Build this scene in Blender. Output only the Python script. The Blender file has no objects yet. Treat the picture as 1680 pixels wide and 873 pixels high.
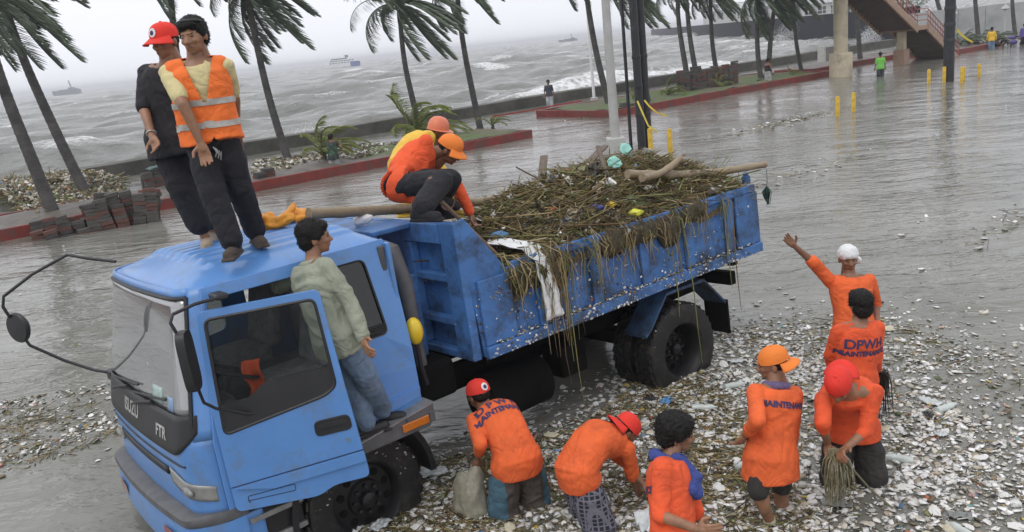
import bpy, bmesh, math, random
import numpy as np
from mathutils import Matrix, Vector, noise
from mathutils.bvhtree import BVHTree
random.seed(7); RNG = np.random.default_rng(7)
SC = bpy.context.scene; COL = SC.collection
rad = math.radians

# ------------------------------------------------------------------ camera
CAM_H = 3.86
def make_camera():
    p, r = rad(14.68), rad(6.06)
    fw = Vector((0, math.cos(p), -math.sin(p))); rt = Vector((1, 0, 0)); up = rt.cross(fw)
    Rr = rt * math.cos(r) - up * math.sin(r); Uu = rt * math.sin(r) + up * math.cos(r)
    cd = bpy.data.cameras.new('camera'); cd.sensor_fit = 'HORIZONTAL'; cd.sensor_width = 36
    cd.lens = 36 * 1386 / 1680; cd.clip_start = 0.1; cd.clip_end = 9000
    co = bpy.data.objects.new('camera', cd); COL.objects.link(co)
    M = Matrix.Identity(4)
    for i in range(3): M[i][0] = Rr[i]; M[i][1] = Uu[i]; M[i][2] = -fw[i]
    M[2][3] = CAM_H
    co.matrix_world = M; SC.camera = co
make_camera()

# ------------------------------------------------------------------ overcast sky, veiled sun, exposure
W = bpy.data.worlds.new('World'); SC.world = W; W.use_nodes = True
wn, wl = W.node_tree.nodes, W.node_tree.links
wn.clear()
sky = wn.new('ShaderNodeTexSky'); sky.sky_type = 'NISHITA'; sky.sun_disc = False
sky.sun_elevation = rad(58); sky.sun_rotation = rad(-60); sky.dust_density = 6; sky.air_density = 1.2; sky.ozone_density = 1
hs = wn.new('ShaderNodeHueSaturation'); hs.inputs['Saturation'].default_value = 0.10; hs.inputs['Value'].default_value = 1.0
mixw = wn.new('ShaderNodeMix'); mixw.data_type = 'RGBA'; mixw.inputs[0].default_value = 0.82
mixw.inputs[7].default_value = (11.6, 11.8, 12.6, 1)          # cloud sheet
bg = wn.new('ShaderNodeBackground'); bg.inputs['Strength'].default_value = 0.10
wo = wn.new('ShaderNodeOutputWorld')
wl.new(sky.outputs[0], hs.inputs['Color']); wl.new(hs.outputs[0], mixw.inputs[6])
wl.new(mixw.outputs[2], bg.inputs['Color']); wl.new(bg.outputs[0], wo.inputs['Surface'])
sd = bpy.data.lights.new('sun', 'SUN'); sd.energy = 0.9; sd.angle = rad(35); sd.color = (1, .97, .93)
so = bpy.data.objects.new('sun', sd); COL.objects.link(so)
so.rotation_euler = (rad(32), 0, rad(-30)); so.location = (0, 0, 40)
SC.view_settings.view_transform = 'Standard'; SC.view_settings.look = 'None'
SC.view_settings.exposure = 0.0; SC.view_settings.gamma = 1; SC.view_settings.use_curve_mapping = False
SC.cycles.max_bounces = 6; SC.cycles.diffuse_bounces = 3; SC.cycles.glossy_bounces = 3
SC.cycles.transmission_bounces = 4; SC.cycles.transparent_max_bounces = 6; SC.cycles.volume_bounces = 0
SC.cycles.use_denoising = True

# ------------------------------------------------------------------ materials
MATS = {}
def mat(name, col, rough=.7, var=.25, scale=6., bump=.0, bscale=None, metal=0., spec=.5, coat=0., dirt=None, dscale=2.5, damt=.5,
        attr=None, crease=0., ior=1.5, stretch=(1, 1, 1), trans=0., emis=None, sss=0., dist=.01):
    """Principled surface: base colour varied by noise, optional second (dirt) colour, optional bump."""
    if name in MATS: return MATS[name]
    m = bpy.data.materials.new(name); m.use_nodes = True; MATS[name] = m
    n, l = m.node_tree.nodes, m.node_tree.links
    b = n['Principled BSDF']
    b.inputs['Roughness'].default_value = rough; b.inputs['Metallic'].default_value = metal
    b.inputs['IOR'].default_value = ior; b.inputs['Specular IOR Level'].default_value = spec
    b.inputs['Coat Weight'].default_value = coat; b.inputs['Coat Roughness'].default_value = .12
    b.inputs['Transmission Weight'].default_value = trans
    tc = n.new('ShaderNodeTexCoord'); mp = n.new('ShaderNodeMapping'); mp.inputs['Scale'].default_value = stretch
    l.new(tc.outputs['Object'], mp.inputs['Vector'])
    nz = n.new('ShaderNodeTexNoise'); nz.inputs['Scale'].default_value = scale; nz.inputs['Detail'].default_value = 6
    nz.inputs['Roughness'].default_value = .65
    l.new(mp.outputs[0], nz.inputs['Vector'])
    mr = n.new('ShaderNodeMapRange'); mr.inputs['From Min'].default_value = .3; mr.inputs['From Max'].default_value = .7
    mr.inputs['To Min'].default_value = 1 - var; mr.inputs['To Max'].default_value = 1 + var
    l.new(nz.outputs[0], mr.inputs['Value'])
    mul = n.new('ShaderNodeMix'); mul.data_type = 'RGBA'; mul.blend_type = 'MULTIPLY'; mul.inputs[0].default_value = 1
    mul.clamp_result = False
    if attr:
        at = n.new('ShaderNodeAttribute'); at.attribute_name = attr; l.new(at.outputs['Color'], mul.inputs[6])
    else:
        mul.inputs[6].default_value = (*col, 1)
    l.new(mr.outputs[0], mul.inputs[7])
    out = mul.outputs[2]
    if dirt:
        d = n.new('ShaderNodeTexNoise'); d.inputs['Scale'].default_value = dscale; d.inputs['Detail'].default_value = 8
        d.inputs['Roughness'].default_value = .72
        l.new(tc.outputs['Object'], d.inputs['Vector'])
        dr = n.new('ShaderNodeMapRange'); dr.inputs['From Min'].default_value = .62 - .25 * damt; dr.inputs['From Max'].default_value = .75 - .15 * damt
        l.new(d.outputs[0], dr.inputs['Value'])
        mx = n.new('ShaderNodeMix'); mx.data_type = 'RGBA'; l.new(dr.outputs[0], mx.inputs[0])
        l.new(out, mx.inputs[6]); mx.inputs[7].default_value = (*dirt, 1); out = mx.outputs[2]
    l.new(out, b.inputs['Base Color'])
    if bump:
        bn = n.new('ShaderNodeTexNoise'); bn.inputs['Scale'].default_value = bscale or scale * 3; bn.inputs['Detail'].default_value = 5
        l.new(mp.outputs[0], bn.inputs['Vector'])
        bp = n.new('ShaderNodeBump'); bp.inputs['Strength'].default_value = bump; bp.inputs['Distance'].default_value = dist
        l.new(bn.outputs[0], bp.inputs['Height']); l.new(bp.outputs[0], b.inputs['Normal'])
    if crease:                                                 # sharp cloth creases
        cn = n.new('ShaderNodeTexNoise'); cn.inputs['Scale'].default_value = 4.5; cn.inputs['Detail'].default_value = 1.5; cn.inputs['Distortion'].default_value = 1.6
        l.new(mp.outputs[0], cn.inputs['Vector']); c1 = n.new('ShaderNodeMath'); c1.operation = 'SUBTRACT'; c1.inputs[1].default_value = .5; l.new(cn.outputs[0], c1.inputs[0])
        c2 = n.new('ShaderNodeMath'); c2.operation = 'ABSOLUTE'; l.new(c1.outputs[0], c2.inputs[0]); c3 = n.new('ShaderNodeMath'); c3.operation = 'POWER'; c3.inputs[1].default_value = .55; l.new(c2.outputs[0], c3.inputs[0])
        cb = n.new('ShaderNodeBump'); cb.inputs['Strength'].default_value = crease; cb.inputs['Distance'].default_value = .06; l.new(c3.outputs[0], cb.inputs['Height'])
        if bump: l.new(bp.outputs[0], cb.inputs['Normal'])
        l.new(cb.outputs[0], b.inputs['Normal'])
    if emis: b.inputs['Emission Color'].default_value = (*emis, 1)
    return m

def water_mat():
    m = bpy.data.materials.new('flood_water'); m.use_nodes = True
    n, l = m.node_tree.nodes, m.node_tree.links; b = n['Principled BSDF']
    b.inputs['IOR'].default_value = 1.33; b.inputs['Roughness'].default_value = .09
    g = n.new('ShaderNodeNewGeometry')
    def nz(scale, rot, st, det=3, dis=0.):
        mp = n.new('ShaderNodeMapping'); mp.inputs['Rotation'].default_value = (0, 0, rot); mp.inputs['Scale'].default_value = (st, 1, 1)
        l.new(g.outputs['Position'], mp.inputs['Vector'])
        t = n.new('ShaderNodeTexNoise'); t.inputs['Scale'].default_value = scale; t.inputs['Detail'].default_value = det
        t.inputs['Distortion'].default_value = dis
        l.new(mp.outputs[0], t.inputs['Vector']); return t.outputs[0]
    a = nz(.35, .3, 1.0, 5); mr = n.new('ShaderNodeMapRange'); mr.inputs['From Min'].default_value = .3; mr.inputs['From Max'].default_value = .72
    l.new(a, mr.inputs['Value'])
    mx = n.new('ShaderNodeMix'); mx.data_type = 'RGBA'; l.new(mr.outputs[0], mx.inputs[0])
    mx.inputs[6].default_value = (.135, .133, .112, 1); mx.inputs[7].default_value = (.215, .213, .188, 1)
    l.new(mx.outputs[2], b.inputs['Base Color'])
    r1 = nz(2.6, .15, .40, 4, .5); r2 = nz(6.5, -.25, .5, 3, .6); r3 = nz(.5, .2, .6, 2)
    a1 = n.new('ShaderNodeMath'); a1.operation = 'MULTIPLY_ADD'; l.new(r1, a1.inputs[0]); a1.inputs[1].default_value = 1.0
    a2 = n.new('ShaderNodeMath'); a2.operation = 'MULTIPLY'; l.new(r2, a2.inputs[0]); a2.inputs[1].default_value = .36
    l.new(a2.outputs[0], a1.inputs[2])
    # calm and ruffled patches
    pr = n.new('ShaderNodeMapRange'); pr.inputs['From Min'].default_value = .35; pr.inputs['From Max'].default_value = .65
    pr.inputs['To Min'].default_value = .35; pr.inputs['To Max'].default_value = 1.0; l.new(r3, pr.inputs['Value'])
    a3 = n.new('ShaderNodeMath'); a3.operation = 'MULTIPLY'; l.new(a1.outputs[0], a3.inputs[0]); l.new(pr.outputs[0], a3.inputs[1])
    bp = n.new('ShaderNodeBump'); bp.inputs['Strength'].default_value = 1.0; bp.inputs['Distance'].default_value = .085
    l.new(a3.outputs[0], bp.inputs['Height']); l.new(bp.outputs[0], b.inputs['Normal'])
    return m

def sea_mat():
    m = bpy.data.materials.new('sea_water'); m.use_nodes = True
    n, l = m.node_tree.nodes, m.node_tree.links; b = n['Principled BSDF']
    b.inputs['IOR'].default_value = 1.33
    at = n.new('ShaderNodeAttribute'); at.attribute_name = 'foam'
    g = n.new('ShaderNodeNewGeometry')
    t = n.new('ShaderNodeTexNoise'); t.inputs['Scale'].default_value = 2.4; t.inputs['Detail'].default_value = 8; t.inputs['Roughness'].default_value = .7
    l.new(g.outputs['Position'], t.inputs['Vector'])
    s = n.new('ShaderNodeMath'); s.operation = 'ADD'; l.new(at.outputs['Fac'], s.inputs[0]); l.new(t.outputs[0], s.inputs[1])
    mr = n.new('ShaderNodeMapRange'); mr.inputs['From Min'].default_value = .76; mr.inputs['From Max'].default_value = 1.05
    l.new(s.outputs[0], mr.inputs['Value'])
    mx = n.new('ShaderNodeMix'); mx.data_type = 'RGBA'; l.new(mr.outputs[0], mx.inputs[0])
    mx.inputs[6].default_value = (.135, .137, .120, 1); mx.inputs[7].default_value = (.78, .79, .79, 1)
    l.new(mx.outputs[2], b.inputs['Base Color'])
    rr = n.new('ShaderNodeMapRange'); rr.inputs['To Min'].default_value = .22; rr.inputs['To Max'].default_value = .9
    l.new(mr.outputs[0], rr.inputs['Value']); l.new(rr.outputs[0], b.inputs['Roughness'])
    t2 = n.new('ShaderNodeTexNoise'); t2.inputs['Scale'].default_value = .9; t2.inputs['Detail'].default_value = 5
    l.new(g.outputs['Position'], t2.inputs['Vector'])
    bp = n.new('ShaderNodeBump'); bp.inputs['Strength'].default_value = .9; bp.inputs['Distance'].default_value = .35
    l.new(t2.outputs[0], bp.inputs['Height']); l.new(bp.outputs[0], b.inputs['Normal'])
    return m

# ------------------------------------------------------------------ mesh helpers
class MB:
    """collects geometry, build() links it as ONE mesh object"""
    def __init__(s): s.v = []; s.f = []
    def add(s, verts, faces):
        o = len(s.v); s.v += [tuple(p) for p in verts]; s.f += [tuple(i + o for i in f) for f in faces]; return s
    def box(s, a, b):
        x0, y0, z0 = a; x1, y1, z1 = b
        return s.add([(x0,y0,z0),(x1,y0,z0),(x1,y1,z0),(x0,y1,z0),(x0,y0,z1),(x1,y0,z1),(x1,y1,z1),(x0,y1,z1)],
                     [(0,3,2,1),(4,5,6,7),(0,1,5,4),(1,2,6,5),(2,3,7,6),(3,0,4,7)])
    def obox(s, M, sx, sy, sz):
        pts = [M @ Vector((x*sx/2, y*sy/2, z*sz/2)) for z in (-1,1) for x, y in ((-1,-1),(1,-1),(1,1),(-1,1))]
        return s.add(pts, [(0,3,2,1),(4,5,6,7),(0,1,5,4),(1,2,6,5),(2,3,7,6),(3,0,4,7)])
    def prism(s, poly, axis_vec, base=None):
        """poly: list of 3D points, extruded by axis_vec"""
        n = len(poly); a = [Vector(p) for p in poly]; e = Vector(axis_vec)
        return s.add(a + [p + e for p in a], [tuple(range(n))[::-1], tuple(range(n, 2*n))] + [(i, (i+1) % n, (i+1) % n + n, i + n) for i in range(n)])
    def tube(s, pts, radii, n=8, cap=True):
        pts = [Vector(p) for p in pts]
        if not hasattr(radii, '__len__'): radii = [radii] * len(pts)
        rings = []; ref = None
        for i, p in enumerate(pts):
            d = (pts[min(i+1, len(pts)-1)] - pts[max(i-1, 0)])
            d = d.normalized() if d.length > 1e-9 else Vector((0,0,1))
            if ref is None: ref = Vector((0,0,1)) if abs(d.z) < .9 else Vector((1,0,0))
            x = d.cross(ref)
            x = x.normalized() if x.length > 1e-6 else d.orthogonal().normalized()
            y = d.cross(x).normalized(); ref = -y if False else x.cross(d).normalized()
            rings.append([p + (x*math.cos(2*math.pi*k/n) + y*math.sin(2*math.pi*k/n))*radii[i] for k in range(n)])
        return s.loft(rings, cap)
    def loft(s, rings, cap=True, closed=True):
        n = len(rings[0]); v = [p for r in rings for p in r]; f = []
        for i in range(len(rings)-1):
            for k in range(n if closed else n-1):
                a = i*n + k; b = i*n + (k+1) % n; f.append((a, b, b+n, a+n))
        if cap: f.append(tuple(range(n))[::-1]); f.append(tuple(range((len(rings)-1)*n, len(rings)*n)))
        return s.add(v, f)
    def grid(s, fn, nu, nv):
        v = [fn(i/nu, j/nv) for i in range(nu+1) for j in range(nv+1)]
        return s.add(v, [(i*(nv+1)+j, i*(nv+1)+j+1, (i+1)*(nv+1)+j+1, (i+1)*(nv+1)+j) for i in range(nu) for j in range(nv)])
    def lathe(s, prof, n=24, M=None, cap=True):
        """prof: (r, h) pairs about local z"""
        M = M or Matrix.Identity(4)
        return s.loft([[M @ Vector((r*math.cos(2*math.pi*k/n), r*math.sin(2*math.pi*k/n), h)) for k in range(n)] for r, h in prof], cap)
    def ellipsoid(s, c, r, M=None, nu=14, nv=9):
        c = Vector(c); M = M or Matrix.Identity(3)
        rings = []
        for j in range(nv+1):
            th = math.pi*(j+.02)/(nv+.04) ; rings.append([c + M @ Vector((r[0]*math.sin(th)*math.cos(2*math.pi*k/nu), r[1]*math.sin(th)*math.sin(2*math.pi*k/nu), -r[2]*math.cos(th))) for k in range(nu)])
        return s.loft(rings)
    def cone(s, a, b, ra, rb, n=10):
        """rounded cone"""
        a = Vector(a); b = Vector(b); d = b - a; L = d.length
        if L < 1e-6: return s.ellipsoid(a, (ra,)*3)
        d /= L; pts = []; rr = []
        for k in range(5):
            th = math.pi/2*(1-k/4); pts.append(a - d*ra*math.sin(th)); rr.append(max(ra*math.cos(th), ra*.04))
        for k in range(5):
            th = math.pi/2*k/4; pts.append(b + d*rb*math.sin(th)); rr.append(max(rb*math.cos(th), rb*.04))
        return s.tube(pts, rr, n)
    def mesh(s, name='m'):
        me = bpy.data.meshes.new(name); me.from_pydata(s.v, [], s.f); return me
    def build(s, name, m, parent=None, smooth=False, bevel=0., fix=True, angle=40):
        me = s.mesh(name)
        if fix:
            bm = bmesh.new(); bm.from_mesh(me); bmesh.ops.recalc_face_normals(bm, faces=bm.faces); bm.to_mesh(me); bm.free()
        return link(name, me, m, parent, smooth, bevel, angle)
def link(name, me, m, parent=None, smooth=False, bevel=0., angle=40):
    me.name = name
    if m: me.materials.append(m)
    o = bpy.data.objects.new(name, me); COL.objects.link(o)
    if parent: o.parent = parent
    if smooth:
        me.polygons.foreach_set('use_smooth', [True]*len(me.polygons))
        if smooth != 'all': me.set_sharp_from_angle(angle=rad(angle))
    if bevel:
        b = o.modifiers.new('bevel', 'BEVEL'); b.width = bevel; b.segments = 2; b.limit_method = 'ANGLE'; b.angle_limit = rad(35)
    return o
def tag(o, label=None, cat=None, group=None, kind=None):
    if label: o['label'] = label
    if cat: o['category'] = cat
    if group: o['group'] = group
    if kind: o['kind'] = kind
    return o
def thing(name, label, cat, loc=(0,0,0), rz=0, group=None):
    o = bpy.data.objects.new(name, None); COL.objects.link(o); o.location = loc; o.rotation_euler = (0, 0, rz); o.empty_display_size = .2
    return tag(o, label, cat, group)
def fast_mesh(name, V, F, m, parent=None, cols=None, smooth=False):
    """numpy mesh: V (n,3), F (k,4) or (k,3), optional per-vertex colours"""
    V = np.asarray(V, np.float32); F = np.asarray(F, np.int32); k = F.shape[1]
    me = bpy.data.meshes.new(name); me.vertices.add(len(V)); me.vertices.foreach_set('co', V.ravel())
    me.loops.add(F.size); me.loops.foreach_set('vertex_index', F.ravel())
    me.polygons.add(len(F)); me.polygons.foreach_set('loop_start', np.arange(0, F.size, k, dtype=np.int32))
    me.polygons.foreach_set('loop_total', np.full(len(F), k, np.int32))
    if smooth: me.polygons.foreach_set('use_smooth', np.ones(len(F), bool))
    me.update(calc_edges=True)
    if cols is not None:
        a = me.color_attributes.new('Col', 'FLOAT_COLOR', 'POINT'); c = np.ones((len(V), 4), np.float32); c[:, :3] = cols
        a.data.foreach_set('color', c.ravel())
    return link(name, me, m, parent)

# road frame: s runs along the road (away to the right), t towards the sea
DV = Vector((.7902, .6129, 0)); NV = Vector((-.6129, .7902, 0))
def ST(s, t, z=0.): p = DV*s + NV*t; return Vector((p.x, p.y, z))
ROAD_RZ = math.atan2(DV.y, DV.x)

# ------------------------------------------------------------------ materials used by the setting
M_water = water_mat(); M_sea = sea_mat()
M_conc = mat('concrete', (.20, .195, .175), .85, .3, 1.5, .3, 14, dirt=(.09, .085, .07), dscale=.8, damt=.7)
M_wall = mat('seawall_concrete', (.105, .10, .085), .8, .3, .8, .4, 9, dirt=(.05, .05, .04), dscale=.7, damt=.8)
M_kerb = mat('red_kerb_paint', (.20, .025, .018), .6, .3, 2.5, .3, 30, dirt=(.10, .05, .04), dscale=2, damt=.7)
M_grass = mat('lawn', (.085, .14, .035), .9, .5, 3, .9, 40, dirt=(.13, .12, .08), dscale=.7, damt=1.0, dist=.03)
M_soil = mat('wet_soil', (.12, .105, .085), .55, .4, 2, .6, 12, dirt=(.05, .042, .032), dscale=1.5, damt=.8)
M_road = mat('asphalt', (.05, .05, .05), .8, .3, 3)

# ------------------------------------------------------------------ setting: road bed, flood, sea
rb = MB(); rb.add([ST(-60, -60, -.32), ST(230, -60, -.32), ST(230, 38.4, -.32), ST(-60, 38.4, -.32)], [(0, 1, 2, 3)])
tag(rb.build('road', M_road, fix=False), kind='structure')
WL = .15                                                      # flood level
wt = MB(); wt.add([ST(-60, -60, WL), ST(230, -60, WL), ST(230, 38.4, WL), ST(-60, 38.4, WL)], [(0, 1, 2, 3)])
tag(wt.build('flood_water', M_water, fix=False), 'murky grey brown flood water covering the road', 'water', kind='structure')

def make_sea():
    NA, NT = 420, 330
    a = np.linspace(-.35, 2.9, NA); t = 38.9 * (3600/38.9) ** (np.linspace(0, 1, NT) ** 1.25)
    A, T_ = np.meshgrid(a, t, indexing='ij')
    S = A * T_
    X = S*DV.x + T_*NV.x; Y = S*DV.y + T_*NV.y
    r = np.random.default_rng(3); H = np.zeros_like(X); Hn = np.zeros_like(X)
    wind = math.atan2(-.75, .45)                                  # waves run to the wall
    for k in range(46):
        lam = 2.2 * 1.095 ** k if k < 34 else r.uniform(9, 22); amp = .052 * lam ** .80 if k < 34 else .22
        th = wind + r.normal(0, .55); ph = r.uniform(0, 6.28); kk = 2*math.pi/lam
        # fade waves the grid cannot carry
        cell = T_ * (t[1]/t[0] - 1 + .006)
        fade = np.clip(lam/(2.2*cell) - .6, 0, 1)
        ph2 = kk*(X*math.cos(th) + Y*math.sin(th)) + ph + .6*np.sin(.05*X + .04*Y + k)
        H += amp * .42 * fade * (1.3*np.exp(np.sin(ph2) - 1) - .55)
    # broken breaker lines near the wall
    q = T_ - 38.9; H -= H.mean()
    def fbm(x, y, f, seed):
        rr = np.random.default_rng(seed); o = np.zeros_like(x)
        for k in range(9):
            th = rr.uniform(0, 6.28); ff = f*rr.uniform(.5, 2.2); o += np.sin(ff*(x*math.cos(th) + y*math.sin(th)) + rr.uniform(0, 6.28) + 1.3*np.sin(.5*ff*(y*math.cos(th) - x*math.sin(th)) + rr.uniform(0, 6.28)))
        return o/4.
    g1, g2 = fbm(S, T_, .35, 1), fbm(S, T_, .09, 2)
    def line(c, w, wob, seed): return np.exp(-((q - c - wob*fbm(S, q*0, .12, seed))/w)**2) * np.clip(fbm(S, q*0, .16, seed+9) + .1, 0, 1)
    br = line(5, .7, 1.0, 21) + line(11, 1.0, 1.8, 22) + line(19, 1.3, 2.5, 23) + line(30, 1.8, 3, 24) + .8*line(46, 2.4, 5, 25)
    H += .38*br*np.clip(q/5, .3, 1) + .25*g2*np.clip(q/20, 0, 1)
    H *= np.clip(.45 + q/9, .45, 1)
    crest = np.clip((H - .50)*1.3, 0, .6)*np.clip(.45 + .6*g1, 0, 1)
    foam = crest + .30*br*np.clip(.5 + .7*g1, 0, 1.2) + .38*np.exp(-q/1.1)*np.clip(.6 + .6*g1, 0, 1.3) + .10*np.exp(-q/10)
    foam = np.clip(foam, 0, .46)
    V = np.stack([X, Y, H - .38], -1).reshape(-1, 3)
    idx = np.arange(NA*NT).reshape(NA, NT)
    F = np.stack([idx[:-1, :-1], idx[1:, :-1], idx[1:, 1:], idx[:-1, 1:]], -1).reshape(-1, 4)
    o = fast_mesh('sea', V, F, M_sea, smooth=True)
    at = o.data.attributes.new('foam', 'FLOAT', 'POINT'); at.data.foreach_set('value', foam.ravel().astype(np.float32))
    tag(o, 'rough grey storm sea with breaking white waves', 'sea', kind='structure')
make_sea()

# ------------------------------------------------------------------ seawall and planted islands
def wall_run(name, s0, s1, t0, t1, z0, z1, m, label, cat, kink=0.):
    b = MB(); n = max(2, int((s1 - s0)/4)); rings = []
    for i in range(n+1):
        s = s0 + (s1-s0)*i/n; j = .03*math.sin(s*.9)
        tt = kink*s
        rings.append([ST(s, t0+tt, z0), ST(s, t0+tt-.05, z1+j), ST(s, t1+tt, z1+j+.01), ST(s, t1+tt, z0-1.2)])
    b.loft(rings)
    return tag(b.build(name, m, bevel=.03), label, cat)
wall_run('seawall', -10, 76.5, 37.7, 38.5, -.3, .74, M_wall, 'long low grey concrete seawall holding back the storm sea', 'wall', .018)

def island(s0, s1, t0, t1, top, name, label, mat_top, slant=0., z=.47):
    root = thing(name, label, 'planting island', ST((s0+s1)/2, (t0+t1)/2, 0))
    inv = Matrix.Translation(-Vector(root.location))
    k = MB(); kw = .16
    P = [ST(s0, t0), ST(s1, t0), ST(s1 + slant, t1), ST(s0 + slant*.6, t1)]
    Q = [ST(s0+kw, t0+kw), ST(s1-kw, t0+kw), ST(s1+slant-kw, t1-kw), ST(s0+slant*.6+kw, t1-kw)]
    rings = [[p + Vector((0,0,-.3)) for p in P], [p + Vector((0,0,z)) for p in P], [q + Vector((0,0,z)) for q in Q], [q + Vector((0,0,-.3)) for q in Q]]
    v = [inv @ p for r in rings for p in r]; f = []
    for i in range(3):
        for j in range(4): f.append((i*4+j, i*4+(j+1)%4, (i+1)*4+(j+1)%4, (i+1)*4+j))
    k.add(v, f); k.build('kerb', M_kerb, root, bevel=.015)
    g = MB(); nu, nv = max(4, int((s1-s0)/.5)), max(4, int((t1-t0)/.5))
    def fn(a, b):
        p = (Q[0]*(1-a) + Q[1]*a)*(1-b) + (Q[3]*(1-a) + Q[2]*a)*b
        p = Vector((p.x, p.y, z - .03 + .12*noise.noise(p*.7) + .10*math.sin(a*3.1)*math.sin(b*3.14)))
        return inv @ p
    g.grid(fn, nu, nv); g.build('ground_cover', mat_top, root, smooth='all')
    return root
r_isl = island(-14, 21.9, 26.0, 29.6, .35, 'planting_island', 'long red kerbed planting strip with a grassy end beside the seawall promenade', M_soil)
k_ = MB(); io = Vector(r_isl.location)
k_.grid(lambda a, b: ST(14.5 + 7.2*a, 26.2 + 3.2*b, .48 + .10*math.sin(a*3.1)*math.sin(b*3.14) + .03*noise.noise((a*9, b*6, 2)) - .12*max(0, .25 - a)/.25) - io, 30, 14); k_.build('lawn', M_grass, r_isl, smooth='all')
island(27.8, 46.0, 27.3, 33.0, .3, 'planting_island', 'red kerbed planting island with lawn and brick stacks by the footbridge', M_grass, .6)
island(58.0, 66.0, 25.9, 30.0, .3, 'planting_island', 'red kerbed planting bed beyond the footbridge stairs near the motorcycles', M_soil)
island(48.0, 60.5, 29.6, 32.5, .3, 'planting_island', 'low red kerbed bed behind the footbridge piers', M_soil)
# ------------------------------------------------------------------ palms
M_bark = mat('palm_bark', (.085, .08, .075), .9, .35, 3, .6, 25, dirt=(.045, .042, .04), dscale=2, damt=.7, stretch=(1, 1, 2.5))
M_frond = mat('palm_leaf', (.115, .15, .095), .55, .45, 1.5)
M_frondd = mat('palm_leaf_dark', (.075, .10, .07), .55, .4, 1.5)
M_frondy = mat('palm_leaf_young', (.15, .19, .045), .55, .4, 2.5, dirt=(.22, .2, .05), dscale=3, damt=.6)
M_rachis = mat('palm_rachis', (.13, .12, .07), .7, .2, 3)
def frond_mesh(org, az, el, L, wind, rnd, nl=56, lw=.042, ll=.66):
    org = Vector(org); wind = Vector(wind)
    d = Vector((math.cos(az)*math.cos(el), math.sin(az)*math.cos(el), math.sin(el)))
    b = MB(); pts = [org.copy()]; n = 14; p = org.copy()
    for i in range(n):
        d = (d + wind*(.055 + .13*i/n) + Vector((0,0,-.10 - .09*i/n))).normalized(); p = p + d*(L/n); pts.append(p.copy())
    b.tube(pts, [.028*(1 - .85*i/n) + .004 for i in range(n+1)], 5)
    for i in range(nl):
        u = .10 + .88*i/(nl-1); x = u*n; k = min(int(x), n-1); q = pts[k].lerp(pts[k+1], x-k); dd = (pts[k+1]-pts[k]).normalized()
        side = dd.cross(Vector((0,0,1)));  side = side.normalized() if side.length > .1 else Vector((1,0,0))
        prof = math.sin(math.pi*min(1, u*.85+.12))**.6
        for sg in (-1, 1):
            l = ll*prof*rnd.uniform(.75, 1.15)*(L/2.6)
            dr = (side*sg*.75 + dd*.75 + wind*1.05 + Vector((0,0,-.22)) + Vector((rnd.gauss(0,.10), rnd.gauss(0,.10), rnd.gauss(0,.10)))).normalized()
            dr2 = (dr + wind*.5 + Vector((0,0,-.42))).normalized()
            w = dr.cross(dd); w = (w.normalized() if w.length > .05 else side)*lw*(L/2.6)
            m1 = q + dr*l*.5; e = m1 + dr2*l*.5
            b.add([q - w*.4, q + w*.4, m1 + w*.5, m1 - w*.5, e], [(0,1,2,3), (3,2,4)])
    return b
def palm(base, top, label, nf=15, L=2.7, r0=.17, wind=(.95, -.12, .05), seed=0, group='coconut palms along the seawall', below=False, m=None):
    rnd = random.Random(seed); base = Vector(base); top = Vector(top)
    root = thing('palm_tree', label, 'palm tree', base, 0, group)
    t = MB(); n = 64; rel = top - base; pts = []; rr = []
    for i in range(n+1):
        u = i/n; p = rel*u + Vector((wind[0]*.35, 0, 0))*math.sin(u*math.pi)*-.5 + Vector((noise.noise((u*2, seed, 0))*.06, 0, 0))
        pts.append(p + (Vector((0,0,-.35)) if i == 0 else Vector())); rr.append(r0*(1.25 if i == 0 else 1.0)*(1 - .38*u)*(1 + .05*(i % 2) + .03*noise.noise((i*.4, seed, 1))))
    t.tube(pts, rr, 10); t.build('trunk', M_bark, root, smooth=True)
    for k in range(nf):
        az = 2*math.pi*k/nf + rnd.uniform(-.25, .25); el = rnd.choice([.75, .45, .15, -.35, -.8]) + rnd.uniform(-.15, .15)
        b = frond_mesh(rel + Vector((0,0,.05)), az, el, L*rnd.uniform(.8, 1.15), wind, rnd)
        b.build('frond', m or (M_frond if rnd.random() < .6 else M_frondd), root, fix=False)
    return root
GZ = .25
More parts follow.
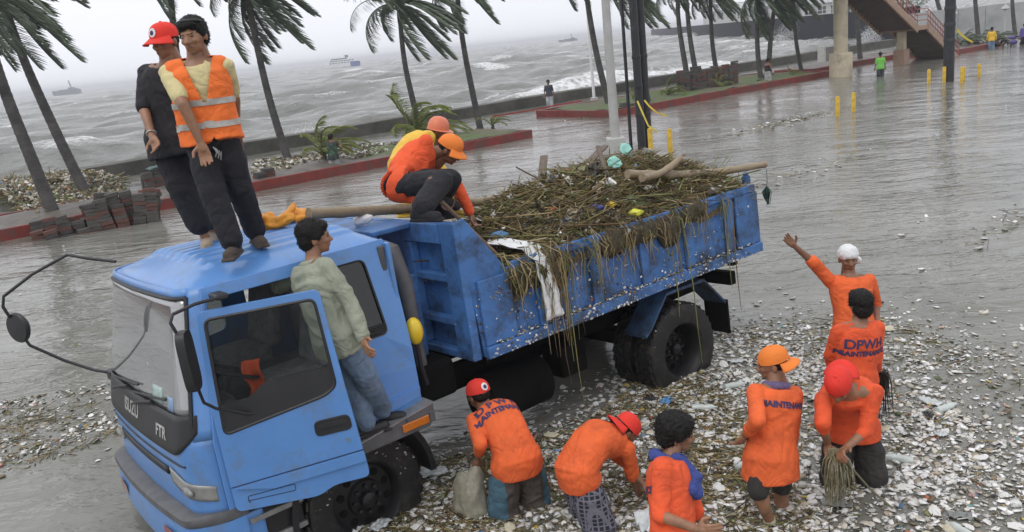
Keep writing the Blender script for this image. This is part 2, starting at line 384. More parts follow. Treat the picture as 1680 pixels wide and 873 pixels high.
PALMS = [((-13.26,24.85),(-13.9,24.85,6.9),'leaning palm rooted beside the large heap of broken bricks',.19,9),
 ((-14.11,28.84),(-15.4,28.84,7.2),'leaning palm behind the large brick heap, close to the seawall debris',.18,15),
 ((-11.53,32.29),(-11.02,32.29,8.6),'tall palm trunk rising behind the two men on the truck roof',.15,12),
 ((-8.22,33.14),(-8.69,33.14,7.0),'windblown palm with fronds streaming, beyond the orange raincoat on the cab',.155,17),
 ((-3.27,36.63),(-3.51,36.63,5.9),'windblown palm just behind the bushy young palm at the seawall',.14,17),
 ((-.79,39.39),(-1.1,39.39,7.3),'slim palm on the grassy end of the long planting strip',.155,15),
 ((5.74,43.14),(4.9,43.14,7.9),'curved bare palm trunk beside the thin white pole',.17,12),
 ((7.52,41.75),(6.89,41.75,5.9),'palm with drooping fronds right behind the bundle of black posts',.13,17),
 ((12.23,53.87),(11.85,53.87,6.1),'twin palm with the straighter stem behind the long brick stack',.18,14),
 ((12.75,53.6),(12.3,53.6,6.8),'twin palm with the leaning stem behind the long brick stack',.17,14),
 ((14.54,55.46),(14.22,55.46,5.7),'single palm at the far end of the long brick stack',.16,16),
 ((15.40,49.34),(15.35,49.24,5.3),'forked palm stem leaning seaward near the bareback man',.15,15),
 ((15.72,49.1),(16.5,49.1,5.6),'forked palm stem leaning to the footbridge near the bareback man',.15,15),
 ((19.05,52.93),(18.61,52.93,5.2),'palm standing in a small mound just before the footbridge column',.13,16),
 ((24.61,57.43),(24.48,57.43,6.9),'pale ringed palm trunk between the footbridge columns',.16,11),
 ((42.86,80.32),(40.92,80.32,5.6),'leaning palm in front of the pale boundary wall beyond the stairs',.22,13),
 ((42.38,74.91),(41.92,74.91,6.6),'upright palm by the pale boundary wall near the lamp posts',.2,11),
 ((44.1,72.42),(43.6,72.42,6.4),'slim palm by the pale boundary wall next to the motorcycles',.17,11),
 ((45.0,71.57),(45.9,71.57,6.2),'thick palm behind the rider in yellow',.3,13)]
for i, (b, t, lab, r, nf) in enumerate(PALMS):
    palm((b[0], b[1], GZ), (t[0], t[1], t[2]), lab, nf + 7, 2.9 if b[1] < 50 else 2.4, r, seed=i*3+1)

def young_palm(base, h, label, seed, nf=11, name='young_palm', wind=(.7, -.1, .05), m=None):
    rnd = random.Random(seed); root = thing(name, label, 'young palm', base, 0, 'young palms in the planting strips')
    s = MB(); s.tube([(0,0,-.3), (0,0,h*.12), (.02*h,0,h*.25)], [.09, .08, .05], 8); s.build('stem', M_bark, root, smooth=True)
    for k in range(nf):
        az = 2*math.pi*k/nf + rnd.uniform(-.3, .3)
        b = frond_mesh((0,0,h*.2), az, rnd.uniform(.6, 1.35), h*rnd.uniform(.8, 1.1), wind, rnd, 24, .05, .7)
        b.build('frond', m or M_frondy, root, fix=False)
young_palm((-6.3,30.6,.25), 1.9, 'bushy young palm beside the bystander holding up a camera', 51, 14)
young_palm((-3.3,34.6,.2), 2.6, 'large bushy young palm behind the crouching workers', 52, 15)
young_palm((-.2,38.2,.2), 1.0, 'small yellow green palm shoot at the foot of the slim palm', 53, 6)
young_palm((7.1,43.6,.25), 1.1, 'young palm with yellowing leaves on the island by the black posts', 54, 10)
young_palm((8.9,44.0,.25), 1.2, 'pale green young palm in front of the seawall on the island lawn', 55, 9)
young_palm((12.0,45.6,.25), 1.0, 'yellow green young palm leaning on the long brick stack', 56, 8)
young_palm((17.3,49.9,.25), 1.0, 'yellow green shoot between the forked palm and the footbridge column', 57, 6)
for k, (x, y) in enumerate([(33.0,60.5),(34.2,62.0),(35.6,61.4),(36.8,62.6)]):
    young_palm((x, y, .25), 1.5, 'low green bush beyond the footbridge stairs, ' + ('nearest the stairs', 'second from the stairs', 'third from the stairs', 'next to the motorcycles')[k], 60+k, 12, m=M_frond)

# ------------------------------------------------------------------ brick stacks
M_brick = [mat('paver_grey', (.10, .095, .085), .9, .35, 5, .5, 25, dirt=(.05, .045, .04), dscale=4, damt=.6),
           mat('paver_red', (.17, .06, .042), .9, .35, 5, .5, 25, dirt=(.06, .05, .045), dscale=4, damt=.7),
           mat('paver_dark', (.055, .05, .045), .9, .35, 5, .5, 25)]
BRICK_ME = []
for k in range(3):
    b = MB(); b.box((-.15, -.10, -.045), (.15, .10, .045)); me = b.mesh('brick'); me.materials.append(M_brick[k]); BRICK_ME.append(me)
def brick_stack(loc, rz, nx, ny, hfun, label, seed, tilt=.0, scale=1.0):
    rnd = random.Random(seed); root = thing('brick_stack', label, 'brick stack', loc, rz, 'stacks of paving bricks')
    for i in range(nx):
        for j in range(ny):
            lean = rnd.uniform(-1, 1)*tilt
            for k in range(hfun(i, j, rnd)):
                z = (k + .5)*.095*scale
                o = bpy.data.objects.new('brick', BRICK_ME[rnd.choices((0,1,2), (4,3,3))[0]]); COL.objects.link(o); o.parent = root
                o.location = ((i - nx/2)*.33*scale + lean*z + rnd.uniform(-.02,.02), (j - ny/2)*.23*scale + rnd.uniform(-.02,.02), z - .12)
                o.rotation_euler = (rnd.uniform(-.05,.05), rnd.uniform(-.06,.06) + lean*.6, rnd.uniform(-.15,.15)); o.scale = (scale,)*3
brick_stack((-11.0, 23.0, 0), ROAD_RZ - .25, 9, 4, lambda i, j, r: (7 if i < 4 else 11) + r.randint(-2, 1) - (3 if j == 0 and i < 4 else 0), 'large leaning heap of broken paving bricks standing in the flood beside a palm', 4, .22, 1.05)
brick_stack((-11.1, 28.2, .3), ROAD_RZ, 4, 2, lambda i, j, r: 9 + r.randint(-1, 0), 'short brick stack with a green cover behind the man in black', 5, .05)
brick_stack((-7.7, 27.9, .3), ROAD_RZ, 2, 2, lambda i, j, r: 6 + r.randint(-1, 0), 'small brick stack on the strip beyond the man in the orange vest', 6, .08)
brick_stack((11.6, 46.2, .3), ROAD_RZ - .15, 11, 1, lambda i, j, r: 14 + r.randint(-2, 1), 'long dark stack of paving bricks along the seawall on the island', 7, .10, 1.15)
brick_stack((6.3, 40.5, .3), ROAD_RZ, 3, 1, lambda i, j, r: 5 + r.randint(-1, 0), 'low dark brick stack at the tip of the island by the thin white pole', 8, .05)
brick_stack((15.0, 47.7, .3), ROAD_RZ, 3, 1, lambda i, j, r: 5 + r.randint(-3, 1), 'tumbled low brick pile beside the bareback man', 9, .25)

M_tarp = mat('green_tarp', (.03, .09, .09), .5, .3, 4, .6, 10)
b = MB(); b.grid(lambda a, c: Vector(((a-.5)*1.0, (c-.5)*.6, .05*math.sin(a*9)*math.cos(c*7) + .16*math.exp(-((a-.45)**2+(c-.5)**2)*14))), 14, 10)
o = b.build('tarpaulin', M_tarp, smooth='all'); o.location = (-11.1, 28.1, 1.12); o.rotation_euler = (0, 0, ROAD_RZ)
so_ = o.modifiers.new('thick', 'SOLIDIFY'); so_.thickness = .02
tag(o, 'crumpled dark green cover lying on the short brick stack', 'cover')

# ------------------------------------------------------------------ poles, posts, bollards
M_galv = mat('galvanised_steel', (.42, .42, .40), .55, .15, 3, .1, 20, metal=.2)
M_ped = mat('pedestal_concrete', (.46, .46, .43), .8, .2, 3, .2, 15, dirt=(.25, .25, .22), dscale=3, damt=.5)
M_black = mat('black_paint', (.016, .017, .02), .5, .3, 3, dirt=(.04, .04, .045), dscale=4, damt=.4)
M_yel = mat('yellow_paint', (.62, .40, .035), .6, .25, 5, dirt=(.30, .20, .03), dscale=4, damt=.4)
M_tape = mat('yellow_tape', (.62, .48, .05), .5, .2, 4)
def pole(name, loc, h, r0, r1, m, label, cat, parts=()):
    root = thing(name, label, cat, loc); b = MB(); b.tube([(0,0,-.3), (0,0,h*.5), (0,0,h)], [r0, (r0+r1)/2, r1], 14); b.build('shaft', m, root, smooth=True)
    return root
r = pole('lamp_post', (3.28, 23.9, 0), 9, .14, .09, M_galv, 'pale grey street light pole on a square pedestal behind the truck', 'lamp post')
b = MB(); b.box((-.25, -.25, .42), (.25, .25, 1.02)); b.build('pedestal', M_ped, r, bevel=.03)
b = MB(); b.lathe([(.45, -.3), (.45, .42)], 20); b.build('base', M_conc, r, smooth=True)
b = MB(); b.box((-.09, -.262, .55), (.09, -.251, .8)); b.build('access_cover', M_galv, r)
r = pole('flag_pole', (5.7, 49.2, 0), 9, .09, .06, mat('white_paint', (.7, .7, .7), .5, .1, 3), 'thin white pole standing by the seawall next to a curved palm', 'pole')
b = MB(); b.box((-.18, -.18, -.3), (.18, .18, .4)); b.build('base', M_ped, r, bevel=.02)
for i, (dx, dy, lab, h) in enumerate([(-.32, .35, 'thin black post on the lamp post side of the black post bundle', 7.5), (-.02, .05, 'thick black post in the middle of the bundle behind the truck', 8), (.24, .35, 'black post on the outer side of the bundle behind the truck', 8)]):
    r = pole('black_post', (4.55+dx, 26.9+dy, 0), h, .055 if i == 0 else .13, .05 if i == 0 else .12, M_black, lab, 'post')
    if i:
        for z in (1.2, 2.1, 3.0):
            b = MB(); b.lathe([(.14, z), (.145, z+.02), (.145, z+.1), (.14, z+.12)], 16); b.build('collar', M_black, r, smooth=True)
M_rim0 = mat('band_steel', (.05, .05, .055), .5, .2, 5, metal=.4)
r = pole('utility_pole', (20.75, 39.0, 0), 9, .24, .2, M_black, 'thick black utility pole standing among yellow bollards in the flood', 'utility pole')
for z in (1.9, 2.6, 3.3):
    b = MB(); b.lathe([(.245, z), (.25, z+.02), (.25, z+.14), (.245, z+.16)], 16); b.build('band', M_rim0, r, smooth=True)
BOL = [((5.2,25.8),.88,'yellow bollard standing alone beside the black post bundle'),((12.2,30.4),.85,'yellow bollard of the lone pair in open water, on the lamp post side'),((13.15,31.3),.85,'yellow bollard of the lone pair in open water, on the utility pole side'),
 ((19.8,38.9),.8,'yellow bollard on the seaward side of the utility pole'),((20.45,38.8),.85,'yellow bollard touching the utility pole'),((20.6,37.6),.85,'yellow bollard right in front of the utility pole'),((21.4,38.9),.75,'yellow bollard just past the utility pole'),((22.5,39.6),.75,'yellow bollard a step past the utility pole'),((26.3,41.2),.75,'yellow bollard beside the yellow barrier'),((4.62,25.9),.95,'yellow bollard hidden at the foot of the black posts')]
for (x, y), h, lab in BOL:
    r = thing('bollard', lab, 'bollard', (x, y, 0), 0, 'yellow bollards in the flooded road')
    b = MB(); b.lathe([(.075, -.32), (.075, h-.05), (.06, h-.01), (.02, h)], 12); b.build('tube', M_yel, r, smooth=True)
r = thing('barrier', 'low yellow barrier in the flood at the road edge', 'barrier', (27.9, 40.9, 0), .4)
b = MB(); b.box((-.9, -.12, .05), (1.2, .12, .32)); b.build('beam', M_yel, r, bevel=.04)
for x in (-.2, .8):
    b = MB(); b.tube([(x, 0, -.3), (x, 0, .8)], .07, 10); b.build('post', M_yel, r, smooth=True)
def tape(name, pts, w, label, m=M_tape):
    b = MB(); P = [Vector(p) for p in pts]; rings = []
    for i, p in enumerate(P):
        d = (P[min(i+1, len(P)-1)] - P[max(i-1, 0)]).normalized(); sd = d.cross(Vector((.3*math.sin(i), 1, .2))).normalized()*w/2; tn = Vector((0, .006, 0))
        rings.append([p - sd - tn, p + sd - tn, p + sd + tn, p - sd + tn])
    b.loft(rings); return tag(b.build(name, m, smooth=True), label, 'tape')
tape('barrier_tape', [(4.62, 26.5, 1.75), (4.75, 26.4, 1.55), (4.95, 26.3, 1.35), (5.25, 26.2, 1.22)], .05, 'yellow barrier tape end fluttering from the black posts')
tape('barrier_tape', [(4.4, 26.5, 1.75), (4.5, 26.3, 1.4), (4.62, 26.1, 1.0), (4.85, 25.9, .8)], .05, 'yellow barrier tape hanging down along the black posts')
tape('barrier_tape', [(20.9, 38.7, 2.45), (21.1, 38.7, 2.2), (21.35, 38.6, 1.95), (21.6, 38.6, 1.8)], .08, 'yellow tape fluttering from the utility pole')
tape('barrier_tape', [(-.2, 44, .35), (2, 46, .3), (3.4, 46.5, .4), (4.6, 45.4, .55)], .08, 'red barrier tape strung low over the flooded promenade', mat('red_tape', (.45, .06, .05), .5, .2, 4))

# ------------------------------------------------------------------ footbridge with stairs
M_beige = mat('beige_paint', (.50, .43, .31), .75, .15, 1.2, .15, 12, dirt=(.30, .26, .19), dscale=1, damt=.5)
M_pinkc = mat('pink_beige_paint', (.38, .25, .18), .75, .2, 1.2, .15, 12, dirt=(.2, .15, .11), dscale=1.2, damt=.5)
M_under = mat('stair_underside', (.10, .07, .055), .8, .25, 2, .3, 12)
M_redrail = mat('red_rail', (.33, .09, .07), .5, .2, 4)
fb = thing('footbridge', 'beige concrete footbridge with double flight of stairs and red railings', 'footbridge', ST(50, 26.4), ROAD_RZ)
def fbox(name, a, c, m, bev=.02): b = MB(); b.box(a, c); return b.build(name, m, fb, bevel=bev)
b = MB(); b.lathe([(.62, -.4), (.62, 1.42), (.60, 1.46), (.38, 1.46), (.38, 5.2)], 28, Matrix.Translation((-4.7, -.1, 0))); b.build('column', M_beige, fb, smooth=True)
b = MB(); b.box((2.05, -.35, -.4), (2.75, .35, 1.05)); b.build('column_base', M_pinkc, fb, bevel=.03)
b = MB(); b.box((2.2, -.22, 1.0), (2.6, .22, 2.5)); b.build('column', M_beige, fb, bevel=.03)
SW = 2.3
def flight(x0, z0, x1, z1, n):
    for i in range(n):
        xa = x0 + (x1-x0)*i/n; xb = x0 + (x1-x0)*(i+1)/n; za = z0 + (z1-z0)*(i+1)/n
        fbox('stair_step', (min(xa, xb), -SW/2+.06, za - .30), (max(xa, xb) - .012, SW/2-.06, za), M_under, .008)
    for y in (-SW/2, SW/2):
        b = MB(); b.prism([(x0, y-.06, z0-.35), (x1, y-.06, z1-.35), (x1, y-.06, z1+.12), (x0, y-.06, z0+.12)], (0, .12, 0)); b.build('stringer', M_pinkc, fb)
        k = MB()
        for hh in (.3, .6, .95): k.tube([(x0, y, z0+hh), (x1, y, z1+hh)], .03, 6)
        for i in range(n+1):
            u = i/n; k.tube([(x0+(x1-x0)*u, y, z0+(z1-z0)*u+.1), (x0+(x1-x0)*u, y, z0+(z1-z0)*u+.95)], .02, 6)
        k.build('railing', M_redrail, fb)
flight(7.6, .0, 3.3, 2.35, 13); flight(2.0, 2.35, -4.2, 5.6, 18)
fbox('landing', (2.0, -SW/2, 2.12), (3.3, SW/2, 2.4), M_pinkc)
k = MB()
for y in (-SW/2, SW/2):
    for hh in (.3, .6, .95): k.tube([(2.0, y, 2.4+hh), (3.3, y, 2.4+hh)], .03, 6)
k.build('railing', M_redrail, fb)
fbox('deck', (-8, -1.2, 5.2), (-4.2, 1.2, 5.6), M_beige)
r = thing('block_wall', 'short pale concrete block wall behind the footbridge stairs', 'wall', ST(59.0, 35.0), ROAD_RZ)
b = MB(); b.box((-1.2, -.2, -.3), (2.2, .2, 1.25)); b.build('panel', M_conc, r, bevel=.02)
b = MB(); b.box((-1.42, -.28, -.3), (-1.2, .28, 1.35)); b.build('end_pier', M_ped, r, bevel=.02)

# ------------------------------------------------------------------ breakwater, buildings behind it, boundary wall
M_dark = mat('dark_breakwater', (.020, .021, .028), .8, .25, .15, .2, 3, dirt=(.03, .03, .034), dscale=.1, damt=.5, spec=.08)
A_, B_ = Vector((41.0, 85.0, 0)), Vector((104, 557, 0)); dv = (B_-A_).normalized(); nv = Vector((dv.y, -dv.x, 0))
r = thing('breakwater', 'long dark grey breakwater wall running out into the sea', 'breakwater', A_)
b = MB(); rings = []
for i in range(41):
    u = (i/40)**1.6; p = dv*(B_-A_).length*u; j = .05*noise.noise((i*.7, 0, 0))
    rings.append([p + Vector((0,0,-3)), p + Vector((0,0,3.3+j)), p + nv*1.2 + Vector((0,0,3.32+j)), p + nv*1.2 + Vector((0,0,-3))])
b.loft(rings); b.build('wall', M_dark, r)
b = MB(); rings = [[p + Vector((0,0,q)) for p, q in ((dv*(B_-A_).length*(i/20)**1.6 - nv*.9, -3), (dv*(B_-A_).length*(i/20)**1.6 - nv*.9, -.12), (dv*(B_-A_).length*(i/20)**1.6 + nv*.1, -.1), (dv*(B_-A_).length*(i/20)**1.6 + nv*.1, -3))] for i in range(21)]
b.loft(rings); b.build('footing', M_conc, r)
M_pale = mat('pale_render', (.55, .55, .53), .8, .1, .4); M_glassd = mat('dark_window', (.05, .06, .07), .2, .2, 1)
M_roofm = mat('sheet_roof', (.42, .43, .44), .6, .15, .5)
def building(x, y, w, d, h, label, nw, rows):
    r = thing('building', label, 'building', (x, y, 0), math.atan2(dv.y, dv.x) - math.pi/2)
    b = MB(); b.box((-w/2, -d/2, -1), (w/2, d/2, h)); b.build('wall', M_pale, r)
    b = MB(); b.prism([(-w/2-.6, -d/2-.6, h), (w/2+.6, -d/2-.6, h), (w/2, 0, h+.12*w), (-w/2, 0, h+.12*w)], (0, .3, .25)); b.prism([(-w/2-.6, d/2+.6, h), (w/2+.6, d/2+.6, h), (w/2, .3, h+.12*w+.05), (-w/2, .3, h+.12*w+.05)], (0, -.3, .25)); b.build('roof', M_roofm, r)
    for i in range(nw):
        for j in range(rows):
            xx = -w/2 + (i+.5)*w/nw; zz = h*(j+.55)/rows; b = MB(); b.box((xx-w/nw*.3, -d/2-.08, zz-h/rows*.25), (xx+w/nw*.3, -d/2+.02, zz+h/rows*.25)); b.build('window', M_glassd, r)
building(64, 170, 12, 10, 5.2, 'low pale building with a sheet roof behind the breakwater near the shore', 5, 2)
building(72, 235, 12, 12, 6.5, 'white building standing behind the middle of the breakwater', 4, 2)
building(88, 320, 16, 12, 7.5, 'hazy white building far along the breakwater', 5, 2)
for k, (x, y) in enumerate([(50, 110), (53, 124), (57, 138), (64, 180), (47.5, 100)]):
    rnd = random.Random(k+90); r = thing('tree', 'hazy green tree behind the dark breakwater, ' + ('second from its shore end', 'third from its shore end', 'fourth from its shore end', 'farthest out to sea', 'at its shore end')[k], 'tree', (x, y, 0), 0, 'trees behind the breakwater')
    b = MB(); b.tube([(0,0,-1), (.1,0,2), (.3,.1,4)], [.2, .15, .08], 7); b.build('trunk', M_bark, r, smooth=True)
    b = MB()
    for i in range(700):
        c = Vector((rnd.gauss(.4, 1.3), rnd.gauss(0, 1.1), 4.0 + rnd.gauss(0, .8))); a = Vector((rnd.gauss(0,1), rnd.gauss(0,1), rnd.gauss(0,1))).normalized(); e = a.orthogonal().normalized()
        b.add([c - a*.22, c + e*.1, c + a*.22, c - e*.1], [(0,1,2,3)])
    b.build('crown', M_frond, r, fix=False)
k = thing('mesh_fence', 'pale post and rail fence on top of the breakwater', 'fence', A_ + nv*3)
b = MB()
for i in range(60):
    p = dv*(4 + i*3); b.tube([p + Vector((0,0,2.5)), p + Vector((0,0,5.2))], .06, 5)
for z in (3.9, 4.5, 5.15): b.tube([dv*4 + Vector((0,0,z)), dv*181 + Vector((0,0,z))], .04, 5)
b.build('rail', M_pale, k)
r = thing('boundary_wall', 'tall pale grey panelled boundary wall beyond the motorcycles', 'wall', (38.0, 79.5, 0), -.02)
M_pan = mat('pale_panel', (.40, .41, .41), .7, .12, .6, dirt=(.28, .29, .28), dscale=.4, damt=.5)
for i in range(16):
    b = MB(); b.box((i*2.5, 0, -.4), (i*2.5+2.46, .15, 2.75 + .04*(i % 2))); b.build('panel', M_pan, r, bevel=.01)
for k, (x, y) in enumerate([(41.0, 76.5), (45.0, 75.5)]):
    r = pole('lamp_post', (x, y, 0), 2.3, .06, .05, M_pale, ('white lamp post before the pale boundary wall, beside the leaning palm', 'white lamp post before the pale boundary wall, beside the thick palm')[k], 'lamp post'); r['group'] = 'garden lamp posts by the boundary wall'
    b = MB(); b.lathe([(.05, 2.25), (.35, 2.35), (.36, 2.42), (.1, 2.7), (.02, 2.75)], 14); b.build('lamp_shade', M_pale, r, smooth=True)

# ------------------------------------------------------------------ ships
M_hull = mat('ship_white', (.82, .84, .86), .6, .1, .1); M_hullb = mat('ship_blue', (.06, .09, .30), .6, .1, .1); M_hulld = mat('ship_grey', (.10, .12, .14), .6, .1, .1)
def ship(loc, L, label, kind, rz=0.):
    r = thing('ship', label, 'ship', loc, rz)
    hl = MB(); hh = L*.13; wd = L*.13
    hl.loft([[Vector((x*L, sgn*wd*w, z)) for sgn, z in ((-1, hh*(1+k)), (-.75, -2), (.75, -2), (1, hh*(1+k)))] for x, w, k in ((-.5, .55, .25), (-.35, .95, .05), (0, 1, 0), (.3, 1, 0), (.5, .9, .05))])
    hl.build('hull', M_hull if kind == 'ferry' else M_hulld, r)
    if kind == 'ferry':
        b = MB(); b.box((.28*L, -wd*1.02, 0), (.502*L, wd*1.02, hh*1.25)); b.build('stern_block', M_hullb, r)
        for lv, (x0, x1) in enumerate(((-.36, .44), (-.33, .40), (-.28, .2))):
            z = hh + lv*L*.055; b = MB(); b.box((x0*L, -wd*.9, z), (x1*L, wd*.9, z + L*.05)); d = b.build('deck', M_hull, r)
            for k in range(9):
                xx = (x0 + (x1-x0)*(k+.5)/9)*L; b = MB(); b.box((xx-L*.028, -wd*.9-.1, z+L*.014), (xx+L*.028, -wd*.9+.1, z+L*.04)); b.build('window', M_glassd, d)
        b = MB(); b.tube([(L*.1, 0, hh), (L*.1, 0, L*.40)], L*.006, 6); b.build('mast', M_hull, r)
        b = MB(); b.box((.12*L, -wd*.3, hh+L*.16), (.2*L, wd*.3, hh+L*.23)); b.build('funnel', M_hulld, r)
    else:
        b = MB(); b.box((-.2*L, -wd*.8, hh), (.42*L, wd*.8, hh + L*.04)); b.build('deck', M_hulld, r)
        b = MB(); b.prism([(.12*L, -wd*.5, hh), (.4*L, -wd*.5, hh), (.3*L, -wd*.5, L*.22), (.2*L, -wd*.5, L*.22)], (0, wd, 0)); b.build('bridge', M_hulld, r)
        b = MB(); b.tube([(.25*L, 0, L*.2), (.18*L, 0, L*.42)], L*.02, 6); b.build('mast', M_hulld, r)
ship((-438, 900, -.6), 34, 'small dark grey ship with a tall mast on the misty horizon', 'tug', -.4)
ship((-101.5, 600, -.6), 23.5, 'white passenger ferry with a blue stern on the misty horizon', 'ferry', -.1)
ship((82, 900, -.6), 19, 'faint grey ship far off beyond the thin white pole', 'tug', 0)

# ------------------------------------------------------------------ spray where waves burst on the walls
M_spray = mat('spray', (.8, .81, .82), .9, .05, 4)
def spray(c, w, h, n, label, seed):
    r = np.random.default_rng(seed); c = Vector(c); k = r.integers(0, 7, n); hh = h*r.beta(1.1, 2.4, n); a = (k - 3)/3*w*.5
    P = np.c_[c.x + a*DV.x*1 + r.normal(0, w*.10, n) + .25*hh, c.y + a*DV.y + r.normal(0, w*.08, n), c.z + hh*(1 - .35*np.abs(k-3)/3)]
    s = r.uniform(.012, .05, n)[:, None, None]*np.array([[[1, 0, -.5], [-.5, .87, -.5], [-.5, -.87, -.5], [0, 0, 1.]]])*r.uniform(.6, 1.4, (n, 4, 1))
    V = (P[:, None, :] + s).reshape(-1, 3); F = (np.arange(n)[:, None, None]*4 + np.array([[0, 1, 2], [0, 3, 1], [1, 3, 2], [2, 3, 0]])[None]).reshape(-1, 3)
    tag(fast_mesh('wave_spray', V, F, M_spray), label, 'spray', kind='stuff')
spray(ST(18.5, 39.6, -.2), 2.6, 1.5, 2600, 'white spray bursting up behind the seawall near the bushy young palm', 1)
spray(ST(27, 40.5, -.2), 3.5, 1.3, 2600, 'spray thrown up where a wave meets the seawall by the walking man', 2)
spray((47.5, 135, -.2), 9, 4.5, 5200, 'tall white wave spray bursting against the dark breakwater', 3)
spray((40.5, 92, -.2), 4.5, 3.2, 3600, 'leaning plume of spray in the corner of breakwater and seawall', 4)
# ------------------------------------------------------------------ dump truck (u rearwards, v to its left side, z up from the road)
M_blue = mat('truck_blue', (.098, .25, .56), .36, .10, 1.8, .04, 18, coat=.3, dirt=(.125, .20, .34), dscale=4.2, damt=.42)
M_bblue = mat('bed_blue', (.060, .175, .43), .5, .2, 1.6, .12, 25, dirt=(.03, .034, .038), dscale=2.6, damt=.66)
M_blk = mat('black_plastic', (.018, .018, .02), .45, .3, 6); M_grey = mat('grey_plastic', (.10, .10, .105), .6, .25, 8, .1, 40)
M_rub = mat('tyre_rubber', (.009, .009, .009), .6, .4, 8, .2, 40, dirt=(.05, .045, .035), dscale=7, damt=.4)
M_rim = mat('dark_rim', (.016, .016, .017), .5, .3, 6, metal=.3); M_chas = mat('chassis', (.007, .007, .007), .9, .4, 4, .3, 20, spec=.12)
M_int = mat('cab_interior', (.08, .08, .083), .8, .3, 6); M_seat = mat('seat_cloth', (.24, .24, .245), .95, .3, 14, .2, 60)
M_lamp = mat('lamp_lens', (.22, .22, .205), .10, .3, 9, coat=1.); M_amber = mat('amber_lens', (.55, .16, .02), .2, .15, 20, coat=.8)
M_orange_c = mat('orange_cloth', (.75, .10, .02), .8, .2, 8); M_alu = mat('tread_plate', (.30, .30, .29), .5, .3, 8, .4, 30, metal=.5)
def glass_mat(name, tint, refl, base=0., mist=0.):
    m = bpy.data.materials.new(name); m.use_nodes = True; n, l = m.node_tree.nodes, m.node_tree.links; n.remove(n['Principled BSDF'])
    t = n.new('ShaderNodeBsdfTransparent'); t.inputs[0].default_value = (*tint, 1); g = n.new('ShaderNodeBsdfGlossy'); g.inputs['Roughness'].default_value = .03
    fr_ = n.new('ShaderNodeFresnel'); fr_.inputs['IOR'].default_value = refl; f = n.new('ShaderNodeMath'); f.use_clamp = True; f.inputs[1].default_value = base; l.new(fr_.outputs[0], f.inputs[0]); mx = n.new('ShaderNodeMixShader')
    fg = n.new('ShaderNodeBsdfDiffuse'); fg.inputs[0].default_value = (.78, .80, .80, 1); m2 = n.new('ShaderNodeMixShader'); m2.inputs[0].default_value = mist; l.new(t.outputs[0], m2.inputs[1]); l.new(fg.outputs[0], m2.inputs[2]); l.new(f.outputs[0], mx.inputs[0]); l.new(m2.outputs[0], mx.inputs[1]); l.new(g.outputs[0], mx.inputs[2]); l.new(mx.outputs[0], n['Material Output'].inputs[0])
    return m
M_glass = glass_mat('windscreen_glass', (.80, .84, .83), 1.6, .25, .26); M_glass2 = glass_mat('tinted_glass', (.10, .11, .11), 1.7)

_y, _p, _r = rad(52.15), rad(.63), rad(3.27)
cu = Vector((math.sin(_y), math.cos(_y), 0)); cv = Vector((math.cos(_y), -math.sin(_y), 0)); cz = Vector((0,0,1))
tu = cu*math.cos(_p) + cz*math.sin(_p); tz = -cu*math.sin(_p) + cz*math.cos(_p)
tv = cv*math.cos(_r) + tz*math.sin(_r); tz = tz*math.cos(_r) - cv*math.sin(_r)
TO = Vector((-3.02, 6.30, -.085))
TM = Matrix.Identity(4)
for i in range(3): TM[i][0] = -tu[i]; TM[i][1] = tv[i]; TM[i][2] = tz[i]; TM[i][3] = TO[i]
def TW(u, v, z): return TO + tu*u + tv*v + tz*z          # truck frame to world
TR = thing('dump_truck', 'blue dump truck with its driver door open, loaded with wet garbage', 'truck'); TR.matrix_world = TM
def part_empty(name):
    o = bpy.data.objects.new(name, None); COL.objects.link(o); o.parent = TR; return o
def U(u, v, z): return Vector((-u, v, z))
def tb(name, a, b, m, parent=None, bevel=.012):            # box in truck frame
    k = MB(); k.box((-b[0], a[1], a[2]), (-a[0], b[1], b[2])); return k.build(name, m, parent or TR, bevel=bevel)
def ttube(name, pts, r, m, parent=None, n=10):
    k = MB(); k.tube([U(*p) for p in pts], r, n); return k.build(name, m, parent or TR, smooth=True)
def resamp(poly, step):
    out = []
    for i, p in enumerate(poly):
        q = poly[(i+1) % len(poly)]; d = math.dist(p, q); n = max(1, int(d/step))
        out += [(p[0] + (q[0]-p[0])*k/n, p[1] + (q[1]-p[1])*k/n) for k in range(n)]
    return out
def rounded(poly, r, n=4):
    out = []; N = len(poly)
    for i in range(N):
        a, b, c = Vector(poly[i-1]), Vector(poly[i]), Vector(poly[(i+1) % N]); d1 = (a-b); d2 = (c-b); rr = min(r, d1.length*.45, d2.length*.45)
        p, q = b + d1.normalized()*rr, b + d2.normalized()*rr
        for k in range(n+1):
            t = k/n; w = p*(1-t)**2 + b*2*t*(1-t) + q*t*t; out.append((w.x, w.y))
    return out
def panel(name, outer, holes, fn, thick, m, parent=None, bevel=.006, step=.15):
    bm = bmesh.new(); edges = []
    for ring in [outer] + holes:
        vs = [bm.verts.new((p[0], p[1], 0)) for p in resamp(ring, step)]
        edges += [bm.edges.new((vs[i], vs[(i+1) % len(vs)])) for i in range(len(vs))]
    bmesh.ops.triangle_fill(bm, use_beauty=True, use_dissolve=False, edges=edges)
    for v in bm.verts: v.co = fn(v.co.x, v.co.y)
    bmesh.ops.recalc_face_normals(bm, faces=bm.faces)
    me = bpy.data.meshes.new(name); bm.to_mesh(me); bm.free()
    o = link(name, me, m, parent or TR)
    s = o.modifiers.new('thick', 'SOLIDIFY'); s.thickness = thick; s.offset = 0
    if bevel:
        b = o.modifiers.new('bevel', 'BEVEL'); b.width = bevel; b.segments = 2; b.limit_method = 'ANGLE'; b.angle_limit = rad(40)
    return o
def hw(z): return 1.12 - .12*max(0, z - 1.5)/.95
def uf(v, z):
    a = abs(v)/hw(z); k = max(0, a - .80)/.20
    return -.05 + .05*a*a + .17*k**2.2 + .22*max(0, z - 1.32)
